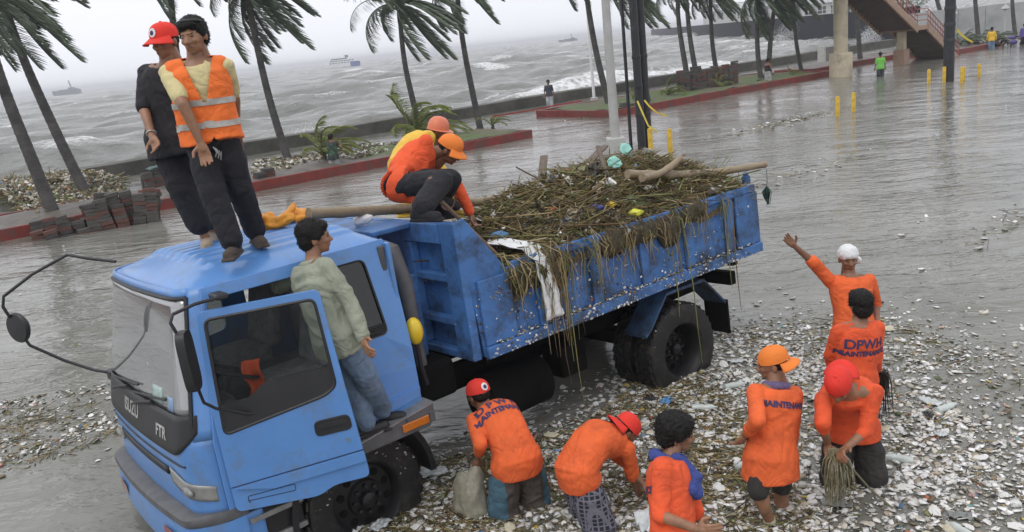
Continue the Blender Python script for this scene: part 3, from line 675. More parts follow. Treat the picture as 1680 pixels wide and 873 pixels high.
def front_patch(name, q0, q1, z0, z1, m, off=0., nq=40, nz=8, parent=None, zfun=None, thick=.012):
    k = MB()
    def fn(a, b):
        q = q0 + (q1-q0)*a; zz0, zz1 = (z0, z1) if zfun is None else zfun(q); z = zz0 + (zz1-zz0)*b; v = q*hw(z); return U(uf(v, z) - off, v, z)
    k.grid(fn, nq, nz); o = k.build(name, m, parent or TR, smooth=True); s = o.modifiers.new('thick', 'SOLIDIFY'); s.thickness = thick; s.offset = 0
    return o
# cab front
front_patch('front_panel', -1, 1, .80, 1.40, M_blue, 0, 48, 10)
front_patch('garnish', -.95, .95, 1.27, 1.57, M_blk, .012, 48, 6, zfun=lambda q: (1.27 + .17*max(0, (abs(q)-.70)/.25)**3, 1.57))
front_patch('windscreen', -.925, .925, 1.56, 2.385, M_glass, .004, 40, 14, thick=.006)
for q0, q1 in ((-1, -.925), (.925, 1)): front_patch('front_pillar', q0, q1, 1.38, 2.45, M_blue, .002, 6, 14)
front_patch('header_panel', -.94, .94, 2.38, 2.45, M_blue, .002, 40, 2)
ws = MB()
for q in (-.925, .925): ws.tube([U(uf(q*hw(z), z) - .012, q*hw(z), z) for z in np.linspace(1.5, 2.39, 10)], .017, 6)
for z in (2.385,): ws.tube([U(uf(q*hw(z), z) - .012, q*hw(z), z) for q in np.linspace(-.925, .925, 24)], .016, 6)
ws.build('windscreen_seal', M_blk, TR, smooth=True)
front_patch('grille_slot', -.55, .55, 1.06, 1.12, M_blk, .014, 24, 2)
front_patch('panel_seam', -.86, .86, 1.19, 1.20, M_blk, .010, 24, 1)
for s in (-1, 1):
    o = front_patch('headlight', s*.60, s*.985, .92, 1.06, M_lamp, .016, 18, 5, zfun=lambda q: (.915 + .10*(1 - (abs(q)-.6)/.385), 1.03 + .17*(1 - (abs(q)-.6)/.385)**.8*.6))
    k = MB(); k.ellipsoid(U(uf(s*.83*1.12, 1.0) - .012, s*.83*1.12, 1.0), (.03, .09, .04)); k.build('bulb_reflector', M_alu, o, smooth='all')
# roof
k = MB()
def roof_fn(a, b):
    q = -1 + 2*b; w = 1.0; z0 = 2.43; v = q*1.0
    u = uf(v*hw(2.45), 2.45) + (1.90 - uf(v*hw(2.45), 2.45))*a
    rise = .155*(1 - abs(q)**3.2)**.9*min(1, (a/.22))**.7*min(1, ((1-a)/.10))**.6
    rib = .020*(.5 + .5*math.tanh(3*math.sin(q*38)))*(1 if abs(q) < .76 and .2 < a < .93 else 0)
    return U(u, v*(hw(2.45)), z0 + rise*.95 + rib)
k.grid(roof_fn, 44, 120); o = k.build('roof', M_blue, TR, smooth='all'); o.modifiers.new('t', 'SOLIDIFY').thickness = .01
# sides
def side_fn(sg): return lambda u, z: U(u, sg*hw(z), z)
ap = rounded([(.235, .86), (.235, 1.6), (.37, 2.345), (1.17, 2.345), (1.20, 1.2), (1.20, .98), (.9, .86)], .05)
qw = rounded([(1.40, 1.70), (1.37, 2.33), (1.66, 2.33), (1.72, 1.70)], .06)
outer = [(.165, .84), (.165, 1.35), (.40, 2.45), (1.86, 2.46), (1.90, 2.3), (1.90, 1.04), (1.21, .93), (1.0, .80)]
outer = [(.17, .80), (.17, 1.35), (.36, 2.44), (1.87, 2.45), (1.90, 2.3), (1.90, 1.04), (1.28, .93), (1.22, .80)]
panel('side_panel', outer, [ap, qw], side_fn(1), .035, M_blue)
panel('quarter_window', qw, [], lambda u, z: U(u, hw(z) - .004, z), .006, M_glass2, bevel=0)
k = MB()
for z in (1.715, 1.735, 1.755, 1.775): k.box((-1.70, hw(1.7)-.01, z), (-1.42, hw(1.7)+.012, z+.012))
k.build('vent_slats', M_blk, TR)
k = MB(); k.tube([U(u, hw(z)+.008, z) for u, z in qw + qw[:1]], .012, 6); k.build('window_seal', M_blk, TR, smooth=True)
rw = rounded([(.40, 1.5), (.48, 2.28), (1.15, 2.28), (1.16, 1.6)], .06)
panel('side_panel', outer, [rw, qw], side_fn(-1), .035, M_blue)
panel('side_window', rw, [], lambda u, z: U(u, -hw(z) + .004, z), .006, M_glass, bevel=0)
tb('rear_panel', (1.86, -1.08, 1.0), (1.90, 1.08, 2.42), M_blue)
panel('lower_moulding', rounded([(1.24, 1.02), (1.88, 1.10), (1.895, 1.19), (1.24, 1.12)], .02), [], lambda u, z: U(u, hw(z)+.022, z), .03, M_blue)
# interior
tb('cab_floor', (.05, -1.05, .98), (1.86, 1.05, 1.02), M_int); tb('dashboard', (.12, -1.02, 1.3), (.45, 1.02, 1.60), M_int, bevel=.05)
tb('interior_lining', (1.80, -1.05, 1.02), (1.855, 1.05, 2.40), M_int); tb('engine_cover', (.5, -.25, 1.02), (1.6, .25, 1.42), M_int, bevel=.05)
for v0, v1 in ((.30, .86), (-.86, -.30)):
    st = part_empty('seat')
    tb('cushion', (.78, v0, 1.36), (1.28, v1, 1.52), M_seat, st, .05)
    k = MB(); k.prism([U(1.24, v0, 1.5), U(1.38, v0, 1.5), U(1.50, v0, 2.16), U(1.40, v0, 2.16)], (0, v1-v0, 0)); k.build('backrest', M_seat, st, bevel=.04)
    k = MB(); k.prism([U(1.42, v0+.15, 2.17), U(1.50, v0+.15, 2.17), U(1.53, v0+.15, 2.32), U(1.45, v0+.15, 2.32)], (0, v1-v0-.3, 0)); k.build('headrest', M_seat, st, bevel=.03)
sw = MB(); MS = Matrix.Translation(U(.58, .55, 1.66)) @ Matrix.Rotation(rad(-28), 4, 'Y')
sw.tube([MS @ Vector((.23*math.cos(a), .23*math.sin(a), 0)) for a in np.linspace(0, 2*math.pi, 33)], .017, 8, cap=False)
for a in (.3, 2.0, 3.9): sw.tube([MS @ Vector((.22*math.cos(a), .22*math.sin(a), 0)), MS @ Vector((0,0,-.03))], .012, 6)
sw.tube([MS @ Vector((0,0,-.05)), MS @ Vector((-.02,0,-.4))], .03, 8)
sw.build('steering_wheel', M_blk, TR, smooth=True)
k = MB(); k.grid(lambda a, b: U(.64 + .13*a + .015*math.sin(b*7), .70 + .03*math.sin(a*5 + b*4), 1.46 + .27*b), 8, 12); o = k.build('hanging_cloth', M_orange_c, TR, smooth='all'); o.modifiers.new('t', 'SOLIDIFY').thickness = .012
k = MB(); k.box((-.30, .10, 1.605), (-.14, .45, 1.64)); o = k.build('dash_papers', mat('paper', (.65, .68, .66), .6, .3, 14), TR)
# windscreen stickers and wipers
for q, z, w, h, m in ((.48, 1.66, .10, .06, mat('sticker_pale', (.35, .45, .42), .5, .4, 60)), (.72, 1.63, .05, .05, mat('sticker_blue', (.22, .33, .48), .5, .3, 30))):
    front_patch('windscreen_sticker', q - w, q + w, z - h, z + h, m, .009, 4, 3, thick=.002)
for q, q2 in ((-.62, -.18), (.02, .46)):
    wp = MB(); z = 1.585
    wp.tube([U(uf(q, 1.5) - .05, q, 1.50), U(uf((q+q2)/2, 1.56)-.05, (q+q2)/2, 1.56), U(uf(q2, 1.60) - .035, q2, 1.60)], .012, 6)
    wp.tube([U(uf(x, z + (x-q)*.10) - .024, x, z + (x-q)*.10) for x in np.linspace(q - .05, q2 + .28, 10)], .010, 6); wp.build('wiper', M_blk, TR, smooth=True)
# lettering on the garnish
def text_mesh(body, size, bold=0.):
    c = bpy.data.curves.new('lettering', 'FONT'); c.body = body; c.size = size; c.align_x = 'CENTER'; c.align_y = 'CENTER'; c.offset = bold
    o = bpy.data.objects.new('t', c); COL.objects.link(o); dg = bpy.context.evaluated_depsgraph_get(); me = bpy.data.meshes.new_from_object(o.evaluated_get(dg))
    bpy.data.objects.remove(o); return me
def cut_mesh(me, step):
    bm = bmesh.new(); bm.from_mesh(me); xs = [v.co.x for v in bm.verts]; ys = [v.co.y for v in bm.verts]
    for ax, lo, hi in ((0, min(xs), max(xs)), (1, min(ys), max(ys))):
        c = lo + step
        while c < hi:
            no = (1, 0, 0) if ax == 0 else (0, 1, 0); co = (c, 0, 0) if ax == 0 else (0, c, 0)
            bmesh.ops.bisect_plane(bm, geom=bm.verts[:] + bm.edges[:] + bm.faces[:], plane_co=co, plane_no=no); c += step
    bmesh.ops.triangulate(bm, faces=bm.faces); bm.to_mesh(me); bm.free(); return me
M_chr = mat('badge_grey', (.45, .45, .43), .4, .1, 5, metal=.3)
for body, q0, z0, sz in (('FTR', .62, 1.40, .125), ('ISUZU', -.12, 1.43, .15)):
    me = cut_mesh(text_mesh(body, sz, .004), .05)
    for v in me.vertices:
        x, y = v.co.x, v.co.y; vv = q0 + x; v.co = U(uf(vv, z0 + y) - .022, vv, z0 + y)
    link('lettering', me, M_chr, TR)
# bumper: bowed beam with grey step on top
def bump_ring(v):
    a = abs(v)/1.14; u = -.16 + .07*a*a + .24*max(0, (a-.82)/.18)**2.2; return u
bp = part_empty('bumper')
vs = np.linspace(-1.14, 1.14, 49)
k = MB(); k.loft([[U(bump_ring(v) + du, v, z) for du, z in ((0, .46), (-.01, .60), (.01, .745), (.13, .745), (.13, .44))] for v in vs]); k.build('bumper_face', M_blue, bp, smooth=True)
k = MB(); k.loft([[U(bump_ring(v) + du, v, z) for du, z in ((.005, .748), (-.012, .765), (-.008, .815), (.015, .83), (.15, .83), (.15, .748))] for v in vs]); k.build('bumper_step', M_grey, bp, smooth=True)
for s in (-1, 1):
    k = MB(); k.grid(lambda a, b: U(bump_ring(s*(.52+.30*a)) - .016, s*(.52+.30*a), .56 + .10*b), 10, 3); k.build('marker_lamp', mat('red_lens', (.30, .05, .04), .25, .2, 10, coat=.5), bp, smooth='all')
    tb('bumper_end', (.08, min(s*.86, s*1.12), .46), (.42, max(s*.86, s*1.12), .74), M_blue, bp, .03)
tb('under_guard', (.05, -.95, .36), (.25, .95, .46), M_chas); ttube('tow_hook', [(-.14, .35, .40), (-.22, .35, .36), (-.20, .35, .28), (-.1, .35, .28)], .022, M_chas)
# front wheel arch, steps
k = MB(); k.loft([[U(1.255 + r_*math.cos(a), v, .449 + r_*math.sin(a)) for v, r_ in ((1.14, .66), (1.14, .61), (.70, .61), (.70, .66))] for a in np.linspace(-.05, math.pi+.1, 22)]); k.build('wheel_arch', M_blk, TR, smooth=True)
k = MB(); k.prism([U(1.22, 1.09, .95), U(1.93, 1.09, 1.04), U(1.93, 1.09, .93), U(1.86, 1.09, .86), U(1.24, 1.09, .86)], (0, .17, 0)); o = k.build('entry_ledge', M_grey, TR, bevel=.012)
k = MB(); k.prism([U(1.22, 1.085, .955), U(1.93, 1.085, 1.045), U(1.93, 1.085, 1.06), U(1.22, 1.085, .97)], (0, .182, 0)); k.build('ledge_plate', M_alu, o)
k = MB(); k.box((-1.86, 1.261, .90), (-1.60, 1.275, .97)); k.build('side_lamp', M_amber, o, bevel=.008)
k = MB(); k.box((-1.92, 1.261, .895), (-1.87, 1.272, .985)); k.build('side_reflector', M_grey, o, bevel=.004)
o = tb('step_box', (.30, .80, .42), (.72, 1.10, .86), M_blk, None, .02)
for z in (.46, .66):
    k = MB()
    for i in range(7): k.box((-.72, .86 + i*.04, z), (-.32, .875 + i*.04, z + .02))
    k.box((-.72, 1.105, z-.01), (-.30, 1.13, z+.03)); k.build('step_tread', M_alu, o)
panel('corner_panel', rounded([(.17, .80), (.24, .80), (.24, .9), (.17, .9)], .01), [], side_fn(1), .03, M_blue)

# open door
TH = rad(29); HU, HV = .225, 1.135
ed = Vector((-math.cos(TH), math.sin(TH), 0)); nd = Vector((math.sin(TH), math.cos(TH), 0))
def DF(off=0.): return lambda e, z: Vector((-HU, HV, 0)) + ed*e + nd*(off - .10*max(0, z-1.5)/.95*.6) + Vector((0, 0, z))
dr = part_empty('door'); dr['label'] = 'driver door swung open with dark window trim'
dout = rounded([(0, .80), (-.01, 1.5), (.03, 2.30), (.88, 2.31), (.93, 1.6), (.985, .86), (.72, .85), (.60, .79)], .05)
dhole = rounded([(.045, 1.40), (.075, 2.24), (.835, 2.25), (.87, 1.60), (.78, 1.545)], .05)
panel('door_skin', dout, [dhole], DF(), .05, M_blue, dr)
panel('window_trim', rounded([(.045, 1.40), (.055, 1.62), (.25, 1.63), (.40, 1.73), (.865, 1.75), (.87, 1.60), (.78, 1.545)], .02), [], DF(.012), .03, M_blk, dr)
k = MB(); k.tube([DF(.022)(e, z) for e, z in dhole + dhole[:1]], .013, 6); k.build('window_seal', M_blk, dr, smooth=True)
panel('window_glass', rounded([(.06, 1.62), (.08, 2.23), (.83, 2.24), (.86, 1.74), (.40, 1.73), (.25, 1.63)], .02), [], DF(0), .005, glass_mat('side_glass', (.9, .92, .92), 1.25), dr, 0)
panel('handle_recess', rounded([(.66, 1.245), (.66, 1.365), (.92, 1.375), (.93, 1.255)], .045), [], DF(.027), .012, M_blk, dr, .004)
panel('handle', rounded([(.69, 1.31), (.69, 1.345), (.90, 1.35), (.90, 1.315)], .02), [], DF(.042), .018, M_blk, dr, .004)
panel('lock', rounded([(.865, 1.165), (.865, 1.19), (.89, 1.19), (.89, 1.165)], .012), [], DF(.03), .01, M_alu, dr, 0)
panel('door_seam', [(.0, .99), (.0, .996), (.98, 1.081), (.98, 1.074)], [], DF(.026), .004, M_blk, dr, 0)
panel('lower_flange', rounded([(.02, .985), (.975, 1.07), (.98, .99), (.30, .93)], .02), [], DF(.034), .02, M_blue, dr, .008)
k = MB(); k.tube([DF(.027)(e, z) for e, z in rounded([(.10, .855), (.10, .905), (.44, .925), (.44, .875)], .012) + [(.10, .87)]], .0025, 5); k.build('reflector_outline', M_blk, dr)
panel('door_lining', rounded([(.04, .86), (.04, 1.36), (.78, 1.52), (.93, 1.55), (.95, .92)], .04), [], DF(-.03), .02, M_int, dr)
# mirrors
nm = part_empty('mirror')
ttube('mirror_arm', [(.42, 1.25, 2.39), (.22, 1.30, 2.40), (.06, 1.33, 2.38), (.03, 1.34, 2.33), (.055, 1.34, 2.24)], .012, M_blk, nm)
ttube('mirror_arm', [(.10, 1.35, 1.84), (.12, 1.33, 1.73), (.2, 1.30, 1.65), (.42, 1.28, 1.52), (.50, 1.28, 1.51)], .011, M_blk, nm)
k = MB(); Mm = Matrix.Translation(U(.08, 1.36, 2.05)) @ Matrix.Rotation(rad(-35), 4, 'Z')
k.loft([[Mm @ Vector((x*(.5 if i in (0, 3) else 1), y*.75**(i in (0, 3)), z*.95**(i in (0, 3)))) for y, z in [(.09*math.copysign(abs(math.cos(a))**.5, math.cos(a)), .21*math.copysign(abs(math.sin(a))**.5, math.sin(a))) for a in np.linspace(0, 2*math.pi, 24, endpoint=False)]] for i, x in enumerate((-.05, -.03, .03, .035))]); k.build('mirror_head', M_blk, nm, smooth=True)
tb('arm_bracket', (.38, 1.10, 2.37), (.47, 1.27, 2.41), M_blk, nm)
fm = part_empty('mirror')
ttube('mirror_arm', [(.30, -.98, 2.50), (.12, -1.2, 2.56), (0, -1.35, 2.61), (-.30, -1.42, 2.50), (-.55, -1.48, 2.36), (-.575, -1.49, 2.27), (-.545, -1.49, 2.16)], .014, M_blk, fm)
ttube('mirror_arm', [(-.50, -1.48, 2.0), (-.46, -1.46, 1.88), (-.24, -1.35, 1.68), (-.05, -1.22, 1.55), (.02, -1.1, 1.53), (.10, -1.02, 1.53)], .014, M_blk, fm)
k = MB(); Mm = Matrix.Translation(U(-.50, -1.48, 2.06)) @ Matrix.Rotation(rad(25), 4, 'Z') @ Matrix.Rotation(rad(90), 4, 'Y'); k.lathe([(.02, -.05), (.09, -.045), (.135, -.01), (.14, .015), (.13, .03), (.02, .035)], 24, Mm); k.build('mirror_head', M_blk, fm, smooth=True)
tb('arm_bracket', (.02, -1.12, 1.46), (.12, -.98, 1.55), M_blk, fm)
# gap behind the cab
ttube('air_intake', [(2.02, .72, 2.34), (2.06, .80, 2.30), (2.08, .88, 2.0), (2.10, .86, 1.5), (2.12, .85, 1.0)], [.05, .07, .075, .06, .06], M_grey)
tb('intake_post', (2.22, .50, 1.05), (2.32, .68, 2.0), M_bblue)
k = MB(); k.ellipsoid(U(2.0, 1.04, 1.62), (.075, .075, .12)); k.build('yellow_float', mat('yellow_plastic', (.75, .52, .02), .35, .1, 5, coat=.3), TR, smooth='all')
ttube('float_strap', [(2.0, 1.04, 1.52), (2.01, 1.03, 1.3), (2.04, 1.02, 1.12)], .02, M_blk)
tb('air_cleaner', (1.98, .3, .9), (2.4, .95, 1.25), M_chas, None, .05)
# chassis
for v in (-.45, .38): tb('chassis_rail', (.4, v, .72), (6.5, v+.08, .98), M_chas)
for u in (2.7, 3.6, 4.6, 5.6, 6.35): tb('cross_beam', (u, -1.0, 1.06), (u+.1, 1.0, 1.19), M_chas)
ttube('fuel_tank', [(2.75, .70, .62), (2.78, .70, .62), (3.5, .70, .62), (3.53, .70, .62)], [.20, .25, .25, .20], M_chas, None, 20); tb('battery_box', (3.75, .48, .52), (4.1, .80, .85), M_chas, None, .03)
tb('axle', (1.2, -.9, .38), (1.32, .9, .52), M_chas); tb('axle', (5.12, -.9, .36), (5.27, .9, .54), M_chas)
tb('rear_bumper', (6.35, -.95, .82), (6.45, .95, .98), M_chas)
# wheels
def wheel(u, v, R_, wd, front, sg):
    w = part_empty('wheel'); w.location = U(u, v, R_ - .11)
    Mx = Matrix.Rotation(rad(-90*sg), 4, 'X')
    k = MB(); h = wd/2; prof = [(R_*.56, -h*.8), (R_*.60, -h), (R_*.85, -h*1.05), (R_*.96, -h*.92), (R_*.985, -h*.7), (R_*.985, h*.7), (R_*.96, h*.92), (R_*.85, h*1.05), (R_*.60, h), (R_*.56, h*.8)]
    k.lathe(prof, 40, Mx, cap=False); t = k.build('tyre', M_rub, w, smooth=True)
    k = MB(); nb = 34
    for i in range(nb):
        for zz, ph in ((-h*.62, 0), (-h*.2, .5), (h*.2, 0), (h*.62, .5)):
            a = 2*math.pi*(i+ph)/nb; Mb = Mx @ Matrix.Rotation(a, 4, 'Z') @ Matrix.Translation((R_*.992, 0, zz)) @ Matrix.Rotation(.3 if ph else -.3, 4, 'X'); k.obox(Mb, R_*.035, 2*math.pi*R_/nb*.68, h*.36)
    k.build('tread', M_rub, t)
    k = MB()
    dish = (.35 if front else -.55)
    k.lathe([(R_*.60, h*.92), (R_*.57, h*.9), (R_*.52, h*.6), (R_*.50, h*dish), (R_*.30, h*(dish+.12)), (R_*.27, h*(dish+.35)), (R_*.10, h*(dish+.38)), (.01, h*(dish+.38))], 32, Mx, cap=False); rm = k.build('rim', M_rim, w, smooth=True)
    k = MB()
    for i in range(8):
        a = 2*math.pi*i/8; k.lathe([(.022, 0), (.022, .035), (.012, .045)], 6, Mx @ Matrix.Translation((R_*.21*math.cos(a), R_*.21*math.sin(a), h*(dish+.38))))
    k.lathe([(R_*.13, 0), (R_*.12, .06), (R_*.05, .08), (.01, .08)], 16, Mx @ Matrix.Translation((0, 0, h*(dish+.36)))); k.build('hub', M_rim, rm, smooth=True)
    for i in range(10):
        a = 2*math.pi*(i+.5)/10; k = MB(); k.lathe([(.035, -.004), (.035, .004)], 12, Mx @ Matrix.Translation((R_*.40*math.cos(a), R_*.40*math.sin(a), h*(dish+.075)))); k.build('rim_hole', M_chas, rm)
for sg in (1, -1):
    wheel(1.255, sg*.99, .53, .27, True, sg); wheel(5.19, sg*1.02, .53, .27, False, sg); wheel(5.19, sg*.70, .53, .27, True, sg)
# rear mudguards
for v in (.84, -1.16):
    k = MB(); pr = [(4.62, .74), (4.72, .80), (5.0, 1.10), (5.62, 1.09), (5.96, .74), (5.98, .74)]
    k.loft([[U(u, v, z), U(u, v+.32, z), U(u, v+.32, z+.03), U(u, v, z+.03)] for u, z in pr[:5]]); g = k.build('mudguard', mat('dirty_mudguard', (.035, .09, .19), .6, .3, 3, .2, 20, dirt=(.018, .018, .018), dscale=4, damt=.9), TR)
    k = MB(); k.box((-5.985, v+.0, .38), (-5.965, v+.33, .78)); k.build('mud_flap', M_chas, g)
# bed
def bedside(sg):
    p = [(2.60, 1.20), (2.50, 2.44), (2.60, 2.46), (2.97, 1.93), (6.66, 1.97), (6.66, 1.22)]
    s = panel('bed_side', p, [], lambda u, z: U(u, sg*1.13, z), .05, M_bblue, None, .008)
    def rib(u0, u1, z0, z1, o0=1.157, o1=1.195):
        a, b = (o0, o1) if sg > 0 else (-o1, -o0); k = MB(); k.box((-u1, a, z0), (-u0, b, z1)); return k.build('rib', M_bblue, s, bevel=.012)
    rib(2.60, 6.66, 1.19, 1.30, 1.157, 1.215); rib(3.0, 6.62, 1.90, 1.985, 1.157, 1.20)
    for u0 in (2.61, 3.25, 3.95, 4.65, 5.35): rib(u0, u0 + (.36 if u0 < 3 else .13), 1.302, 1.898)
    rib(6.05, 6.19, 1.302, 1.898); rib(6.24, 6.655, 1.302, 1.898)
    k = MB(); a, b = (1.158, 1.17) if sg > 0 else (-1.17, -1.158); k.box((-6.235, a, 1.45), (-6.195, b, 1.80)); k.build('slot', M_chas, s)
    if sg > 0:
        k = MB(); k.lathe([(.05, 0), (.05, .09)], 12, Matrix.Translation(U(6.60, 1.10, 1.985))); k.lathe([(.03, .09), (.035, .12), (.01, .14)], 12, Matrix.Translation(U(6.60, 1.10, 1.985))); k.build('gate_pin', M_bblue, s, smooth=True)
bedside(1); bedside(-1)
hd = tb('headboard', (2.56, -1.10, 1.20), (2.60, 1.10, 2.42), M_bblue)
for a, b in (((2.47, .93, 1.20), (2.558, 1.16, 2.44)), ((2.47, -1.16, 1.20), (2.558, -.93, 2.44)), ((2.47, -.92, 2.25), (2.558, .92, 2.43)), ((2.48, -.92, 1.90), (2.558, .92, 1.97)), ((2.48, -.92, 1.50), (2.558, .92, 1.57)), ((2.47, -.92, 1.20), (2.558, .92, 1.27)), ((2.47, .30, 1.275), (2.556, .42, 2.245)), ((2.47, -.42, 1.275), (2.556, -.30, 2.245))): tb('frame_rail', a, b, M_bblue, hd, .01)
tb('cab_guard', (2.08, -1.10, 2.38), (2.468, .48, 2.425), M_bblue, hd, .01); tb('guard_lip', (2.08, -1.10, 2.30), (2.12, .48, 2.378), M_bblue, hd, .008)
tb('bed_floor', (2.60, -1.10, 1.20), (6.62, 1.10, 1.26), M_bblue); tb('tailgate', (6.62, -1.10, 1.24), (6.665, 1.10, 1.96), M_bblue)
tb('hoist', (3.2, -.2, .9), (4.6, .2, 1.19), M_chas)
SIDES = ('_r', '_l')
# ------------------------------------------------------------------ people
def skin_mat(name, c): return mat(name, c, .42, .25, 9, .12, 60)
M_skin = skin_mat('skin_tan', (.27, .135, .075)); M_skin2 = skin_mat('skin_brown', (.19, .09, .05)); M_hair = mat('black_hair', (.009, .008, .007), .6, .4, 40, .5, 90, spec=.25)
M_eye = mat('eye_dark', (.03, .02, .018), .3, .1, 5); M_lip = mat('lip', (.17, .07, .05), .5, .1, 9)
def cloth(name, c, var=.12, rough=.85, bump=.35, bs=9, dirt=None, damt=.4, dscale=3): return mat(name, c, rough, var, 5, bump, bs, dirt=dirt, damt=damt, dscale=dscale, dist=.02, crease=(.12 if 'cap' in name else .36))
M_orange = cloth('orange_shirt', (.74, .125, .028), .14, dirt=(.46, .075, .02), damt=.45, dscale=2.2)
M_orange2 = cloth('orange_red_shirt', (.74, .095, .025), .14, dirt=(.46, .06, .018), damt=.45, dscale=2.6)
M_vest = cloth('safety_vest', (.82, .17, .03), .06); M_polo = cloth('yellow_polo', (.60, .52, .27), .06); M_blackt = cloth('black_tshirt', (.014, .013, .017), .2)
M_trous = cloth('black_trousers', (.010, .010, .014), .3); M_jacket = cloth('sage_jacket', (.30, .32, .245), .07, dirt=(.24, .26, .20), damt=.4); M_jean = cloth('blue_jeans', (.13, .19, .28), .3, dirt=(.22, .28, .36), damt=.5)
M_greyp = cloth('muddy_trousers', (.085, .072, .060), .35, dirt=(.04, .034, .028), damt=.7); M_darkp = cloth('wet_dark_trousers', (.030, .028, .025), .4); M_shoe = cloth('brown_shoe', (.06, .045, .035), .3); M_sandal = cloth('tan_sandal', (.32, .26, .19), .15)
M_capred = cloth('red_cap', (.70, .035, .02), .08, .8, .2, 30); M_caporg = cloth('orange_cap', (.78, .21, .03), .08, .8, .2, 30); M_white = cloth('white_cloth', (.72, .73, .73), .08); M_towel = cloth('blue_towel', (.045, .07, .26), .2, .95, .6, 60)
M_band = mat('reflective_band', (.42, .40, .36), .5, .15, 30, metal=.3); M_ink = mat('print_navy', (.05, .035, .10), .8, .15, 30); M_glove = cloth('black_glove', (.012, .012, .013), .2); M_yelr = cloth('yellow_rainwear', (.74, .45, .03), .12, .5, .5, 8); M_helm = mat('helmet_coral', (.62, .17, .085), .45, .1, 6)
M_purple = cloth('purple_bandana', (.13, .10, .20), .4, .9, .3, 30, dirt=(.3, .28, .34), damt=.4, dscale=14)
def plaid_mat():
    m = bpy.data.materials.new('plaid'); m.use_nodes = True; n, l = m.node_tree.nodes, m.node_tree.links; b = n['Principled BSDF']; b.inputs['Roughness'].default_value = .9
    tc = n.new('ShaderNodeTexCoord'); out = None
    for sc_, ax in ((9, 'Z'), (7, 'X'), (7, 'Y')):
        w = n.new('ShaderNodeTexWave'); w.wave_type = 'BANDS'; w.bands_direction = ax; w.inputs['Scale'].default_value = sc_; w.inputs['Distortion'].default_value = 1.0; w.inputs['Detail'].default_value = 0
        l.new(tc.outputs['Object'], w.inputs['Vector']); r = n.new('ShaderNodeMapRange'); r.inputs['From Min'].default_value = .72; r.inputs['From Max'].default_value = .9; l.new(w.outputs['Fac'], r.inputs['Value'])
        if out is None: out = r.outputs[0]
        else:
            a = n.new('ShaderNodeMath'); a.operation = 'ADD'; a.use_clamp = True; l.new(out, a.inputs[0]); l.new(r.outputs[0], a.inputs[1]); out = a.outputs[0]
    f = n.new('ShaderNodeMath'); f.operation = 'MULTIPLY'; f.inputs[1].default_value = .55; l.new(out, f.inputs[0])
    mx = n.new('ShaderNodeMix'); mx.data_type = 'RGBA'; mx.inputs[6].default_value = (.016, .018, .032, 1); mx.inputs[7].default_value = (.26, .25, .30, 1)
    l.new(f.outputs[0], mx.inputs[0]); l.new(mx.outputs[2], b.inputs['Base Color']); return m
M_plaid = plaid_mat()

def remesh(mb, voxel, it=4, fac=.5):
    me = mb.mesh('tmp'); o = bpy.data.objects.new('tmp', me); COL.objects.link(o)
    r = o.modifiers.new('r', 'REMESH'); r.mode = 'VOXEL'; r.voxel_size = voxel; r.use_smooth_shade = True
    if it: s = o.modifiers.new('s', 'SMOOTH'); s.factor = fac; s.iterations = it
    dg = bpy.context.evaluated_depsgraph_get(); out = bpy.data.meshes.new_from_object(o.evaluated_get(dg))
    bpy.data.objects.remove(o); bpy.data.meshes.remove(me); return out
def wrinkle(me, amp, sc, seed, stretch=(1, 1, 1.6)):
    """cloth folds: ridged noise pushed along the normals"""
    n = len(me.vertices); co = np.empty(n*3, np.float32); me.vertices.foreach_get('co', co); co = co.reshape(-1, 3)
    no = np.empty(n*3, np.float32); me.vertices.foreach_get('normal', no); no = no.reshape(-1, 3)
    d = np.empty(n, np.float32); S = Vector(stretch)*sc; off = Vector((seed*3.7, seed*1.3, seed*.7))
    for i, p in enumerate(co.tolist()):
        q = Vector((p[0]*S.x, p[1]*S.y, p[2]*S.z)) + off; w = noise.noise(q*.5)*1.4; q2 = q + Vector((w, w, w))
        d[i] = (1 - 2.2*abs(noise.noise(q2)))*.75 + .35*noise.noise(q*2.3)
    co += no*(d*amp)[:, None]; me.vertices.foreach_set('co', co.ravel()); me.update()
def mesh_np(me):
    n = len(me.vertices); co = np.empty(n*3, np.float32); me.vertices.foreach_get('co', co); return co.reshape(-1, 3)
def patch(me, keep, off, name, m, parent):
    """a piece laid on a garment: copies of the faces whose centre passes keep(), lifted along the normals"""
    bm = bmesh.new(); bm.from_mesh(me); bm.normal_update()
    bmesh.ops.delete(bm, geom=[f for f in bm.faces if not keep(f.calc_center_median())], context='FACES')
    for v in bm.verts: v.co += v.normal*off
    nm = bpy.data.meshes.new(name); bm.to_mesh(nm); bm.free(); nm.materials.clear()
    return link(name, nm, m, parent, smooth='all')

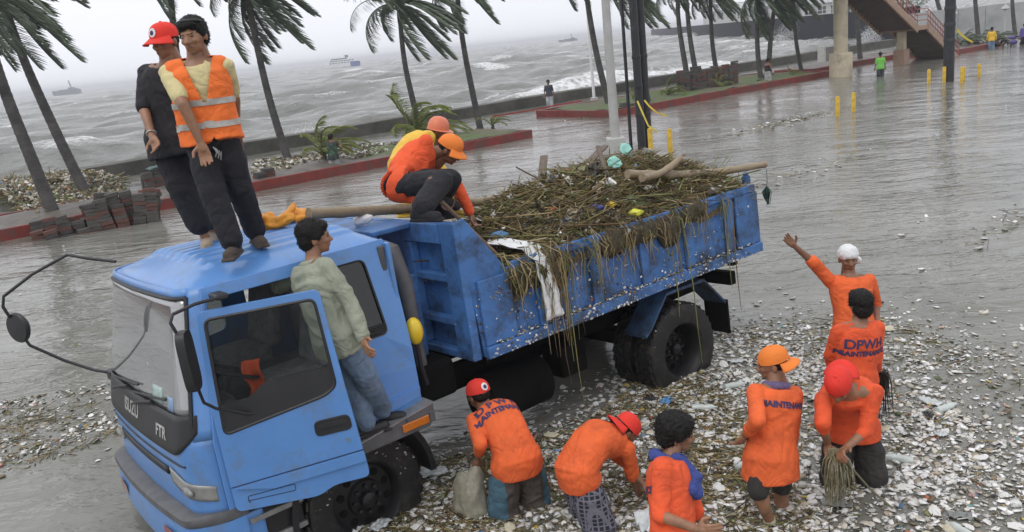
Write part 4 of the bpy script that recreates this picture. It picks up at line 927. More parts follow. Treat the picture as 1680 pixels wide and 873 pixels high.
class Person:
    def __init__(s, J, label, sc=1., skin=None, group=None, vox=.013):
        s.base = Vector(J['base']) if 'base' in J else Vector(((J['hip_l'][0]+J['hip_r'][0])/2, (J['hip_l'][1]+J['hip_r'][1])/2, min(J['ankle_l'][2], J['ankle_r'][2]) - .08))
        s.J = {k: Vector(v) - s.base for k, v in J.items()}; s.sc = sc; s.vox = vox; s.skin = skin or M_skin
        s.root = thing('person', label, 'person', s.base, 0, group); s.seed = abs(hash(label[:9])) % 17 if False else len(label) % 17
        J = s.J; s.up = (J['neck'] - J['pelvis']).normalized(); s.lat = (J['shoulder_r'] - J['shoulder_l']).normalized(); s.fwd = s.up.cross(s.lat).normalized()
        s.latp = (J['hip_r'] - J['hip_l']).normalized(); s.body = MB(); s.bend = Vector((0,0,0))
        s.hand_mb = MB()
    def spine(s, t):
        J = s.J
        if t < 0:                                              # below the waist the trunk follows the thighs
            dn = ((J['knee_r'] + J['knee_l'])/2 - J['pelvis']).normalized(); return J['pelvis'] + dn*(-t)*(J['neck'] - J['pelvis']).length
        return J['pelvis'].lerp(J['neck'], t) + s.bend*math.sin(min(1, t)*math.pi)
    def ring(s, t, rx, ry, n=20, fo=0.):
        c = s.spine(t); lat = s.latp.lerp(s.lat, max(0, min(1, t))).normalized(); d = (s.spine(t+.05) - s.spine(t-.05)).normalized()
        lat = (lat - d*lat.dot(d)).normalized(); f = d.cross(lat); c = c + f*fo
        return [c + (lat*math.copysign(abs(math.cos(a))**.85, math.cos(a))*rx + f*math.copysign(abs(math.sin(a))**.9, math.sin(a))*ry)*s.sc for a in [2*math.pi*k/n for k in range(n)]]
    TORSO = [(-.18, .06, .06), (-.14, .135, .105), (0, .165, .115), (.22, .15, .105), (.45, .152, .108), (.68, .172, .118), (.84, .168, .108), (.95, .115, .085), (1.02, .062, .062)]
    def torso(s, mb, infl=0., t0=-.2, t1=1.1, flare=0.):
        r = [s.ring(t, rx + infl + flare*max(0, .25 - t)/.4, ry + infl + flare*max(0, .25 - t)/.4) for t, rx, ry in s.TORSO if t0 <= t <= t1]; mb.loft(r)
    def limb(s, mb, a, b, ra, rb, u0=0., u1=1.):
        A, B = s.J[a], s.J[b]; mb.cone(A.lerp(B, u0), A.lerp(B, u1), ra*s.sc, rb*s.sc, 12)
    def make_body(s, face_az, face_pitch=0., roll=0., feet=True, hands=True, foot_az=None, curl=.5):
        J, b, sc = s.J, s.body, s.sc
        s.torso(b, -.012); b.cone(s.spine(.97), J['head'] + (J['neck']-J['head'])*.25, .055*sc, .052*sc)
        for k in SIDES:
            b.cone(s.spine(.9).lerp(J['shoulder'+k], .5), J['shoulder'+k], .07*sc, .056*sc)
            if 'elbow'+k in J:
                s.limb(b, 'shoulder'+k, 'elbow'+k, .053, .040); s.limb(b, 'elbow'+k, 'wrist'+k, .041, .027)
                if hands: s.hand(k, curl)
            s.limb(b, 'hip'+k, 'knee'+k, .082, .056); s.limb(b, 'knee'+k, 'ankle'+k, .056, .036)
            A = J['knee'+k].lerp(J['ankle'+k], .3); b.ellipsoid(A - s.fwd*.02, (.05*sc, .05*sc, .10*sc))
            if feet:
                fa = math.radians(foot_az if foot_az is not None else face_az); fd = Vector((math.sin(fa), math.cos(fa), 0)); b.cone(J['ankle'+k] + Vector((0,0,-.045)) - fd*.04, J['ankle'+k] + fd*.15*sc + Vector((0,0,-.06)), .036*sc, .03*sc)
        # head
        a, p = math.radians(face_az), math.radians(face_pitch); f = Vector((math.sin(a)*math.cos(p), math.cos(a)*math.cos(p), math.sin(p)))
        r = Vector((math.cos(a), -math.sin(a), 0)); u = r.cross(f).normalized()
        rr = math.radians(roll); r2 = r*math.cos(rr) + u*math.sin(rr); u = u*math.cos(rr) - r*math.sin(rr); r = r2
        H = Matrix(((r.x, f.x, u.x), (r.y, f.y, u.y), (r.z, f.z, u.z))); s.H = H; s.hc = J['head']
        P = lambda x, y, z: s.hc + H @ Vector((x, y, z))*sc
        s.P = P; hb = MB(); E = lambda c, rd: hb.ellipsoid(P(*c), tuple(q*sc for q in rd), H, 18, 12)
        E((0, -.012, .035), (.076, .094, .082)); E((0, .02, -.005), (.068, .075, .075)); E((0, .034, -.055), (.054, .058, .052)); E((0, .066, -.088), (.022, .022, .018))
        E((0, .084, .026), (.046, .014, .012)); E((.036, .066, -.022), (.024, .024, .02)); E((-.036, .066, -.022), (.024, .024, .02))
        hb.cone(P(0, .088, .012), P(0, .108, -.026), .009*sc, .0145*sc, 8); E((.013, .096, -.030), (.010, .012, .008)); E((-.013, .096, -.030), (.010, .012, .008))
        E((0, .086, -.056), (.026, .012, .011))
        for q in (-1, 1): E((q*.077, -.012, -.008), (.011, .022, .034))
        hb.cone(P(0, -.02, -.06), P(0, -.035, -.16), .05*sc, .056*sc)
        me = remesh(s.body, s.vox, 5); h2 = remesh(hb, .0075*sc, 4, .45)
        bm = bmesh.new(); bm.from_mesh(me); bm.from_mesh(h2)
        if s.hand_mb.v: h3 = remesh(s.hand_mb, .0055, 3, .4); bm.from_mesh(h3)
        out = bpy.data.meshes.new('body'); bm.to_mesh(out); bm.free(); s.bobj = link('body', out, s.skin, s.root, smooth='all')
        for q in (-1, 1):
            k = MB(); k.ellipsoid(P(q*.031, .083, .006), (.0115*sc, .005*sc, .0048*sc), H); k.build('eye', M_eye, s.root, smooth='all')
            k = MB(); k.cone(P(q*.016, .0935, .024), P(q*.047, .084, .025), .0034*sc, .0026*sc, 6); k.build('eyebrow', M_hair, s.root, smooth='all')
        k = MB(); k.ellipsoid(P(0, .0945, -.056), (.019*sc, .004*sc, .0035*sc), H); k.build('mouth', M_lip, s.root, smooth='all')
        return s
    def hand(s, k, curl=.5):
        J, sc, hb = s.J, s.sc, s.hand_mb; w = J['wrist'+k]
        d = ((J['hand'+k] - w) if 'hand'+k in J else (w - J['elbow'+k])).normalized()
        side = d.cross(s.fwd); side = (side if side.length > .2 else d.cross(Vector((0,0,1)))).normalized(); n = side.cross(d).normalized()
        sg = 1 if k == '_r' else -1
        if n.dot(s.fwd) < 0: n = -n
        # palm, four fingers of unequal length bent at the knuckles, thumb from the side
        hb.cone(w, w + d*.05*sc, .025*sc, .026*sc); 
        for q in (-1, -.35, .35, 1): hb.cone(w + d*.03*sc + side*q*.018*sc, w + d*.088*sc + side*q*.028*sc, .0165*sc, .0135*sc, 8)
        for q, L in ((-1, .062), (-.35, .075), (.35, .080), (1, .070)):
            p0 = w + d*.09*sc + side*q*.029*sc; dd = (d + side*q*.10).normalized(); a1, a2 = curl*.7, curl*1.7
            p1 = p0 + (dd*math.cos(a1) + n*math.sin(a1))*L*.5*sc; p2 = p1 + (dd*math.cos(a2) + n*math.sin(a2))*L*.5*sc
            hb.cone(p0, p1, .0105*sc, .0095*sc, 8); hb.cone(p1, p2, .0095*sc, .0078*sc, 8)
        t0 = w + d*.03*sc + side*.026*sc; t1 = t0 + (d*.5 + side*.75 + n*.25).normalized()*.042*sc; t2 = t1 + (d*.9 + side*.25 + n*.35).normalized()*.034*sc
        hb.cone(t0, t1, .015*sc, .0118*sc, 8); hb.cone(t1, t2, .0118*sc, .009*sc, 8)
        s.hp = w + d*.1*sc
    def garment(s, name, m, fn, vox=.011, wr=.006, wsc=5, it=3, label=None):
        mb = MB(); fn(mb); me = remesh(mb, vox*max(1, s.vox/.013), it)
        if wr: wrinkle(me, wr, wsc, s.seed + len(name))
        o = link(name, me, m, s.root, smooth='all')
        if label: o['label'] = label
        return o
    def shirt(s, m, sleeve=1.9, infl=.014, hem=-.14, name='shirt', flare=.02, wr=.0075, hipc=.0):
        def fn(mb):
            s.torso(mb, infl, hem - .001, .96, flare)
            if hem < -.05: mb.loft([s.ring(hem - .06, .166 + infl + flare*.7, .124 + infl + flare*.7), s.ring(-.02, .168 + infl + flare*.4, .120 + infl + flare*.4), s.ring(.2, .155 + infl, .11 + infl)])
            for k in SIDES:
                if hipc: mb.cone(s.J['hip'+k], s.J['hip'+k].lerp(s.J['knee'+k], hipc), .118*s.sc, .125*s.sc)
                mb.cone(s.spine(.86).lerp(s.J['shoulder'+k], .4), s.J['shoulder'+k], .076*s.sc, .061*s.sc)
                if 'elbow'+k in s.J:
                    s.limb(mb, 'shoulder'+k, 'elbow'+k, .063, .054, 0, min(1, sleeve))
                    if sleeve > 1: s.limb(mb, 'elbow'+k, 'wrist'+k, .053, .043, 0, sleeve - 1)
        o = s.garment(name, m, fn, wr=wr); s.shirt_me = o.data; return o
    def trousers(s, m, leg=1.9, name='trousers', loose=0., wr=.008):
        def fn(mb):
            mb.loft([s.ring(t, rx, ry) for t, rx, ry in ((-.19, .12, .10), (-.12, .150, .112), (0, .162, .112), (.10, .150, .10))])
            for k in SIDES:
                s.limb(mb, 'hip'+k, 'knee'+k, .090, .076 + loose, 0, min(1, leg)); s.limb(mb, 'hip'+k, 'knee'+k, .092 + loose*.6, .076 + loose, .45, min(1, leg))
                if leg > 1: s.limb(mb, 'knee'+k, 'ankle'+k, .076 + loose, .062 + loose, 0, leg - 1)
        return s.garment(name, m, fn, wr=wr)
    def shoes(s, m, az, name='shoe'):
        a = math.radians(az)
        for k, da in (('_r', .25), ('_l', -.25)):
            f = Vector((math.sin(a+da), math.cos(a+da), 0)); p = s.J['ankle'+k]; r = Vector((f.y, -f.x, 0))
            def fn(mb):
                mb.cone(p + Vector((0,0,-.01)) - f*.03*s.sc, p + Vector((0,0,-.035)) - f*.02, .045*s.sc, .043*s.sc); mb.cone(p + Vector((0,0,-.045)) - f*.05*s.sc, p + f*.13*s.sc + Vector((0,0,-.055)), .042*s.sc, .04*s.sc)
                mb.obox(Matrix(((r.x, f.x, 0, 0), (r.y, f.y, 0, 0), (0, 0, 1, 0), (0, 0, 0, 1))).copy() if False else Matrix.Translation(p + f*.045*s.sc + Vector((0,0,-.083))) @ Matrix(((r.x, f.x, 0), (r.y, f.y, 0), (0, 0, 1))).to_4x4(), .085*s.sc, .26*s.sc, .02)
            s.garment(name, m, fn, .009, .002, 12)
    def hair(s, vol=0., m=None, amp=.008, name='hair', low=.0, capped=False):
        P, H, sc = s.P, s.H, s.sc
        if capped:
            return s.garment(name, M_hair, lambda mb: (mb.ellipsoid(P(0, -.050, .008), tuple(q*sc for q in (.074, .054, .062)), H, 16, 12), [mb.ellipsoid(P(q*.068, -.02, .018), tuple(r*sc for r in (.014, .032, .036)), H) for q in (-1, 1)]), .008, .004, 26, 2)
        def fn(mb):
            mb.ellipsoid(P(0, -.022, .050 + vol*.3), tuple(q*sc for q in (.084 + vol, .096 + vol, .082 + vol)), H, 20, 14)
            mb.ellipsoid(P(0, -.055, .0 - low), tuple(q*sc for q in (.076 + vol*.8, .056 + vol, .075 + vol*.6)), H, 16, 12)
            for q in (-1, 1): mb.ellipsoid(P(q*.068, -.005, .028), tuple(r*sc for r in (.018 + vol, .036, .045)), H)
            mb.ellipsoid(P(0, .055, .075 + vol*.5), tuple(r*sc for r in (.062 + vol*.6, .038 + vol*.3, .034 + vol*.5)), H)
        o = s.garment(name, m or M_hair, fn, .008, amp, 26, 2)
        co = mesh_np(o.data); rr = random.Random(11); b = MB(); c0 = s.hc + s.H @ Vector((0, -.02, .03))*sc
        for i in range(900):
            q = Vector(co[rr.randrange(len(co))]); d = (q - c0).normalized(); t = (d*(.8 + 6*vol) + Vector((rr.gauss(0, .5), rr.gauss(0, .5), rr.gauss(-.35, .5)))).normalized(); w = t.orthogonal().normalized()*.0022
            L = rr.uniform(.008, .020) + vol*.25; b.add([q - w, q + w, q + t*L + Vector((0, 0, -.25*L))], [(0, 1, 2)])
        b.build('hair_strands', m or M_hair, o, fix=False)['kind'] = 'stuff'
        return o
    def cap(s, m, back=False, brim=True, emblem=0, name='cap', tilt=0., emb_dir=1):
        P, H, sc = s.P, s.H, s.sc; sg = -1 if back else 1
        k = MB(); rings = []
        for j in range(9):
            th = math.pi/2*j/8; rr = math.cos(th); z = .028 + .108*math.sin(th)**.9
            rings.append([P((.095*rr**.8)*math.cos(a), -.014 + (.112*rr**.8)*math.sin(a), z + .016*sg*math.sin(a)*rr*.6) for a in [2*math.pi*i/24 for i in range(24)]])
        k.loft(rings); o = k.build(name, m, s.root, smooth=True)
        o.modifiers.new('t', 'SOLIDIFY').thickness = .006
        k = MB(); k.ellipsoid(P(0, -.014, .137), (.011*sc, .011*sc, .006*sc), H); k.build('button', m, o, smooth='all')
        if brim:
            k = MB()
            def fn(a, b):
                an = math.radians(-68 + 136*a); x = math.sin(an); y = math.cos(an); ri, ro = .108, .108 + .075*math.cos(math.radians(-68 + 136*a)*.95)**.6
                rd = ri + (ro-ri)*b; return P(rd*x*.88, sg*(rd*y) - .014, .036 + .010*sg - .025*b - .03*abs(x)**2*b*1.2)
            k.grid(fn, 18, 5); b_ = k.build('brim', m, o, smooth='all'); b_.modifiers.new('t', 'SOLIDIFY').thickness = .007
        if emblem:
            for nm, r_, mm, of in (('emblem', .030, M_white, .004), ('emblem_mark', .016, M_ink, .006)):
                k = MB(); pts = []
                for rr in (0.02, .5, 1.):
                    pts.append([]); 
                    for i in range(16):
                        a = 2*math.pi*i/16; x = r_*rr*math.cos(a); zz = .074 + r_*rr*math.sin(a)
                        t = math.asin(min(1, max(0, (zz - .028)/.108))**1.11); y = emb_dir*math.sqrt(max(0, (.112*math.cos(t)**.8)**2 - (x*1.18)**2)) - .014
                        pts[-1].append(P(x, y + emb_dir*of, zz + .016*sg*emb_dir*.5))
                k.loft(pts, cap=False); k.build(nm, mm, o, smooth='all')
        return o
    def print_text(s, lines, t, size, m=None, side=-1, shift=0., step=.025):
        """printed lettering on the back (side=-1) or front of the shirt, conformed to the cloth"""
        tree = BVHTree.FromPolygons([v.co.copy() for v in s.shirt_me.vertices], [tuple(p.vertices) for p in s.shirt_me.polygons])
        for i, (txt, sz) in enumerate(lines):
            me = cut_mesh(text_mesh(txt, sz, .0035), step); up = (s.spine(t+.1) - s.spine(t-.1)).normalized(); lat = (s.lat - up*s.lat.dot(up)).normalized(); f = up.cross(lat)
            for v in me.vertices:
                x, y = v.co.x + shift, v.co.y; o = s.spine(t) + lat*x*(1 if side < 0 else -1) + up*(y - i*size) + f*side*.5
                hit = tree.ray_cast(o, -f*side); v.co = (hit[0] + hit[1].normalized()*.004*(1 if hit[1].dot(f*side) > 0 else -1)) if hit[0] else (s.spine(t) + lat*x)
            bm = bmesh.new(); bm.from_mesh(me); bad = [fc for fc in bm.faces if max(e.calc_length() for e in fc.edges) > step*4]; bmesh.ops.delete(bm, geom=bad, context='FACES'); bm.to_mesh(me); bm.free()
            link('printed_text', me, m or M_ink, s.root)
JOINTS = ('pelvis', 'neck', 'head', 'shoulder_r', 'elbow_r', 'wrist_r', 'hand_r', 'hip_r', 'knee_r', 'ankle_r', 'shoulder_l', 'elbow_l', 'wrist_l', 'hand_l', 'hip_l', 'knee_l', 'ankle_l')
# one row of x, y, z per joint, in that order; () where the joint is not used
JO = {}
JO['A'] = {j: q for j, q in zip(JOINTS, ((-2.136, 6.420, 3.411), (-2.143, 6.406, 3.971), (-2.119, 6.405, 4.143), (-2.331, 6.357, 3.906), (-2.205, 6.171, 3.679), (-2.139, 6.174, 3.407), (-2.121, 6.169, 3.296), (-2.242, 6.429, 3.411), (-2.141, 6.242, 3.027), (-2.040, 6.155, 2.643), (-1.953, 6.458, 3.913), (-1.982, 6.646, 3.656), (-2.049, 6.776, 3.417), (), (-2.030, 6.411, 3.411), (-2.005, 6.438, 3.020), (-1.980, 6.565, 2.630))) if q}
JO['B'] = {j: q for j, q in zip(JOINTS, ((-2.606, 6.980, 3.422), (-2.558, 6.985, 3.980), (-2.540, 6.982, 4.152), (-2.752, 7.036, 3.932), (-2.768, 6.866, 3.663), (-2.682, 6.694, 3.459), (-2.638, 6.634, 3.376), (-2.711, 6.998, 3.422), (-2.601, 6.888, 3.004), (-2.492, 6.878, 2.585), (-2.375, 6.934, 3.904), (-2.522, 7.035, 3.639), (-2.584, 7.140, 3.388), (), (-2.501, 6.962, 3.422), (-2.516, 7.031, 2.996), (-2.531, 7.201, 2.571))) if q}
JO['C'] = {j: q for j, q in zip(JOINTS, ((-1.387, 6.112, 1.889), (-1.493, 6.210, 2.435), (-1.457, 6.251, 2.602), (-1.359, 6.051, 2.420), (-1.214, 5.998, 2.137), (-1.140, 5.906, 1.881), (-1.112, 5.811, 1.827), (-1.334, 6.019, 1.889), (-1.225, 6.112, 1.538), (-1.175, 6.399, 1.074), (-1.604, 6.348, 2.330), (-1.862, 6.487, 2.197), (-1.897, 6.767, 2.215), (), (-1.441, 6.205, 1.889), (-1.360, 6.227, 1.424), (-1.283, 6.199, 1.067))) if q}
JO['D'] = {j: q for j, q in zip(JOINTS, ((-0.923, 7.498, 2.751), (-0.635, 7.918, 2.959), (-0.465, 7.928, 2.962), (-0.663, 7.743, 3.079), (-0.745, 7.688, 2.782), (-0.593, 7.698, 2.553), (-0.498, 7.694, 2.497), (-0.923, 7.394, 2.751), (-0.534, 7.169, 2.789), (-0.691, 6.777, 2.632), (-0.671, 8.001, 2.793), (-0.432, 7.980, 2.590), (-0.338, 7.932, 2.337), (-0.316, 7.910, 2.231), (-0.923, 7.603, 2.751), (-0.483, 7.692, 2.713), (-0.684, 7.953, 2.405))) if q}
JO['E'] = {j: q for j, q in zip(JOINTS, ((-1.020, 8.371, 2.701), (-0.751, 8.759, 2.981), (-0.602, 8.776, 3.063), (-0.696, 8.568, 3.038), (-0.794, 8.517, 2.745), (-0.790, 8.471, 2.474), (), (-1.020, 8.266, 2.701), (-0.714, 8.572, 2.575), (-1.046, 8.731, 2.314), (-0.865, 8.866, 2.863), (-0.629, 8.850, 2.657), (-0.533, 8.811, 2.402), (), (-1.020, 8.475, 2.701), (-0.581, 8.480, 2.598), (-0.626, 8.756, 2.244))) if q}
JO['F'] = {j: q for j, q in zip(JOINTS, ((-0.125, 6.233, 0.620), (-0.317, 6.593, 0.909), (-0.401, 6.639, 1.031), (-0.143, 6.637, 0.875), (-0.143, 6.719, 0.602), (-0.204, 6.764, 0.363), (), (-0.039, 6.273, 0.620), (-0.021, 6.341, 0.210), (0.047, 6.323, -0.200), (-0.449, 6.469, 0.880), (-0.403, 6.199, 0.800), (-0.447, 6.343, 0.600), (-0.473, 6.360, 0.505), (-0.211, 6.192, 0.620), (-0.280, 6.211, 0.210), (-0.298, 6.142, -0.200))) if q}
JO['G'] = {j: q for j, q in zip(JOINTS, ((0.328, 5.950, 0.620), (0.682, 6.302, 0.655), (0.775, 6.238, 0.762), (0.759, 6.132, 0.657), (0.794, 6.205, 0.384), (0.851, 6.251, 0.145), (0.869, 6.268, 0.048), (0.353, 5.858, 0.620), (0.460, 5.815, 0.210), (0.451, 5.741, -0.200), (0.528, 6.394, 0.645), (0.734, 6.279, 0.485), (0.870, 6.159, 0.313), (), (0.304, 6.042, 0.620), (0.393, 6.091, 0.210), (0.366, 6.110, -0.200))) if q}
JO['H'] = {j: q for j, q in zip(JOINTS, ((0.837, 4.723, 0.703), (0.892, 5.009, 1.140), (0.959, 5.066, 1.277), (0.815, 4.834, 1.181), (0.755, 4.659, 0.945), (0.929, 4.463, 0.953), (0.999, 4.388, 0.976), (0.820, 4.625, 0.703), (0.857, 4.603, 0.293), (0.815, 4.595, -0.117), (0.956, 5.122, 1.003), (1.034, 4.956, 0.767), (1.141, 5.032, 0.539), (), (0.854, 4.821, 0.703), (0.896, 4.829, 0.293), (0.860, 4.851, -0.117))) if q}
JO['I'] = {j: q for j, q in zip(JOINTS, ((1.796, 5.765, 0.660), (1.903, 5.949, 1.146), (1.900, 6.014, 1.297), (2.057, 5.992, 1.039), (2.056, 6.041, 0.741), (2.038, 6.044, 0.476), (), (1.873, 5.830, 0.660), (1.905, 5.860, 0.326), (1.889, 5.963, -0.140), (1.725, 5.866, 1.145), (1.651, 5.589, 1.051), (1.602, 5.761, 0.856), (1.561, 5.805, 0.769), (1.719, 5.701, 0.660), (1.638, 5.601, 0.464), (1.760, 5.681, 0.123))) if q}
JO['J'] = {j: q for j, q in zip(JOINTS, ((2.581, 6.167, 0.620), (2.444, 5.906, 1.054), (2.338, 5.827, 1.150), (2.283, 5.981, 0.983), (2.172, 5.713, 0.908), (2.245, 5.811, 0.676), (2.224, 5.711, 0.653), (2.483, 6.184, 0.620), (2.434, 6.142, 0.210), (2.404, 6.198, -0.200), (2.635, 5.888, 1.030), (2.524, 5.795, 0.768), (2.315, 5.641, 0.729), (2.240, 5.567, 0.726), (2.679, 6.149, 0.620), (2.710, 6.093, 0.210), (2.758, 6.136, -0.200))) if q}
JO['K'] = {j: q for j, q in zip(JOINTS, ((2.961, 7.021, 0.637), (3.002, 7.042, 1.160), (3.034, 7.083, 1.314), (3.179, 7.065, 1.089), (3.166, 7.052, 0.790), (3.246, 7.203, 0.591), (), (3.059, 7.035, 0.637), (3.074, 7.078, 0.227), (3.099, 7.041, -0.183), (2.816, 7.015, 1.116), (2.779, 7.119, 0.838), (2.854, 7.255, 0.626), (), (2.862, 7.008, 0.637), (2.836, 7.044, 0.227), (2.822, 7.002, -0.183))) if q}
JO['L'] = {j: q for j, q in zip(JOINTS, ((3.423, 8.128, 0.685), (3.456, 8.319, 1.200), (3.460, 8.366, 1.364), (3.260, 8.308, 1.151), (3.066, 8.251, 1.391), (2.873, 8.244, 1.587), (2.801, 8.228, 1.668), (3.318, 8.132, 0.685), (3.297, 8.093, 0.275), (3.278, 8.133, -0.135), (3.645, 8.288, 1.135), (3.742, 8.344, 0.843), (3.661, 8.132, 0.687), (), (3.527, 8.125, 0.685), (3.546, 8.084, 0.275), (3.567, 8.123, -0.135))) if q}
# --- man in the safety vest on the roof
p = Person(JO['A'], 'man in orange safety vest and yellow polo standing on the truck cab roof', 1.12)
p.make_body(190, -6, -4, feet=False)
p.shirt(M_polo, .72, .006, -.04, 'polo_shirt', .02)
v = p.garment('safety_vest', M_vest, lambda mb: (mb.loft([p.ring(t, rx, ry) for t, rx, ry in ((-.10, .212, .160), (.05, .205, .152), (.25, .198, .146), (.5, .196, .146), (.7, .203, .148), (.86, .192, .138), (.95, .142, .11))]),
     [mb.cone(p.spine(.9).lerp(p.J['shoulder'+k], .3), p.spine(.95).lerp(p.J['shoulder'+k], .78), .085*p.sc, .075*p.sc) for k in SIDES]), .011, .006, 7)
def fr(q):
    d = q - p.spine(0); t = d.dot(p.up)/(p.J['neck']-p.J['pelvis']).length; return t, d.dot(p.lat), (q - p.spine(t)).dot(p.fwd)
bm = bmesh.new(); bm.from_mesh(v.data)
bmesh.ops.delete(bm, geom=[f for f in bm.faces if (lambda t, x, y: (y > 0 and t > .48 and abs(x + .02) < .012 + .17*(t - .48)) or (y > 0 and t < .03 and abs(x+.03) < (.03-t)*.5) or t < -.06)(*fr(f.calc_center_median()))], context='FACES'); bm.to_mesh(v.data); bm.free()
v.modifiers.new('t', 'SOLIDIFY').thickness = .006
for lo, hi in ((.16, .24), (.45, .53)): patch(v.data, lambda q: lo < fr(q)[0] + .10*abs(fr(q)[1]) < hi, .007, 'reflective_band', M_band, v)
p.trousers(M_trous, 1.92, loose=.012); p.shoes(M_shoe, 165)
p.hair(.002); k = MB(); k.tube([p.P(.078*math.sin(a), .085*math.cos(a) - .01, .085 + .02*math.cos(a)) for a in np.linspace(-1.5, 1.5, 16)], .011, 8); k.build('sunglasses', M_black, p.root, smooth='all')
k = MB(); c = p.spine(-.10) + p.fwd*.165*p.sc + p.lat*-.03
for i in range(5): k.cone(c + Vector((.012*i - .02, -.01, -.01*i)), c + Vector((.02*math.sin(i*2.1), -.012, -.045 - .012*i)), .005, .004, 6)
k.build('key_bunch', M_alu, p.root)
# --- man in black
p = Person(JO['B'], 'man in black tee and red cap standing behind the vest wearer on the cab roof', 1.12)
p.make_body(205, -10, 0, feet=False); p.shirt(M_blackt, .95, .03, -.22, 'tee_shirt', .05); p.trousers(M_trous, 1.72, loose=.03); p.shoes(M_sandal, 150, 'sandal')
p.hair(capped=True); p.cap(M_capred, False, True, 1)
k = MB(); w = p.J['wrist_r']; d = (p.J['elbow_r'] - w).normalized(); k.tube([w + d*.02 + (d.orthogonal()*math.cos(a) + d.cross(d.orthogonal())*math.sin(a)).normalized()*.034 for a in np.linspace(0, 6.283, 17)], .007, 6); k.build('watch', M_band, p.root)
# --- man in the jacket on the step
p = Person(JO['C'], 'man in pale green jacket and jeans standing on the cab step by the open door', 1.13)
p.bend = -p.fwd*.03; p.make_body(70, 0, 0, feet=False); p.shirt(M_jacket, 1.93, .03, -.16, 'jacket', .03, .013); p.trousers(M_jean, 1.92, 'jeans', .01, .011); p.shoes(mat('black_shoe', (.012, .012, .013), .5, .3, 5), 75)
p.hair(.004)
k = MB(); k.tube([p.spine(.99) + (p.lat*math.cos(a)*.068 + p.fwd*math.sin(a)*.066)*p.sc - p.fwd*.0 for a in np.linspace(.9, 2*math.pi + .6, 18)], [.024]*18, 8); k.build('collar', M_jacket, p.root, smooth='all')
# --- crouching workers on the headboard
p = Person(JO['E'], 'second crouching worker in yellow rainwear and coral helmet, half hidden behind the first', 1.08, M_skin2)
p.bend = -p.fwd*.07; p.make_body(95, -15, 0, feet=False); p.shirt(M_yelr, 1.9, .02, -.1, 'rain_jacket'); p.trousers(M_yelr, 1.9, 'rain_trousers', .01); p.hair(capped=True); p.shoes(M_yelr, 95, 'boot')
k = MB()
for j in range(1): k.lathe([(.115, -.01), (.112, .02), (.108, .05), (.09, .09), (.06, .115), (.02, .125)], 26, Matrix.Translation(p.P(0, -.01, .03)) @ p.H.to_4x4())
k.lathe([(.118, -.012), (.140, -.014), (.118, -.004)], 26, Matrix.Translation(p.P(0, .01, .032)) @ p.H.to_4x4()); k.build('helmet', M_helm, p.root, smooth=True)
p = Person(JO['D'], 'worker in orange shirt and orange cap crouching on the headboard, gripping a stick', 1.1, M_skin2)
p.bend = -p.fwd*.08; p.make_body(105, -38, 0, feet=False, curl=.9); p.shirt(M_orange2, 1.9, .018, -.12); p.trousers(M_trous, 1.9, loose=.022); p.shoes(M_trous, 100, 'boot'); p.hair(capped=True); p.cap(M_caporg, False)
p.garment('glove', M_glove, lambda mb: (mb.cone(p.J['wrist_r'].lerp(p.J['elbow_r'], .2), p.J['wrist_r'], .045, .042), mb.cone(p.J['wrist_r'], p.J['hand_r'] + (p.J['hand_r']-p.J['wrist_r'])*.4, .052, .05)), .01, .004, 20)
k = MB(); a = p.J['neck']
p.garment('hood', M_yelr, lambda mb: (mb.cone(p.spine(.88) - p.fwd*.06, p.spine(1.0) - p.fwd*.10 + Vector((-.02, 0, .07)), .09, .06), mb.cone(p.spine(1.0) - p.fwd*.10 + Vector((-.02, 0, .07)), p.spine(1.06) - p.fwd*.06 + Vector((0, 0, .12)), .06, .045)), .011, .012, 9)
STICK = (p.base + p.J['hand_r'], p.base + p.J['hand_l'])
# --- worker with the sack beside the front wheel
p = Person(JO['F'], 'stooping worker in red cap and printed orange shirt pulling a grey sack from the litter', 1.04, M_skin2)
p.bend = -p.fwd*.07; p.make_body(-40, -10, 0, curl=.9); p.shirt(M_orange, 1.55, .022, -.16, hipc=.12); p.trousers(M_greyp, 1.95, loose=.045, wr=.016); p.hair(capped=True); p.cap(M_capred, True, False, 1, emb_dir=-1)
tr_ = [c for c in p.root.children if c.name.startswith('trousers')][0]
patch(tr_.data, lambda q: abs((q - p.J['pelvis']).dot(p.latp)) > .165 and q.z < p.J['pelvis'].z - .1, .003, 'side_stripe', cloth('teal_stripe', (.05, .11, .15), .3), tr_)
p.print_text([('D P W H', .10), ('MAINTENANCE', .068)], .80, .085)
SACK = p.base + p.J['hand_l']
# --- plaid shorts
p = Person(JO['G'], 'worker in plaid shorts and backward red cap bent double over the litter', 1.04, M_skin2)
p.bend = -p.fwd*.11; p.make_body(75, -50, 0, curl=.9); p.shirt(M_orange, 1.15, .024, -.16, hipc=.10)
p.trousers(M_plaid, 1.75, 'plaid_shorts', .055, .016); p.hair(capped=True); p.cap(M_capred, True); p.print_text([('DPWH', .075), ('MAINTENANCE', .05)], .88, .07)
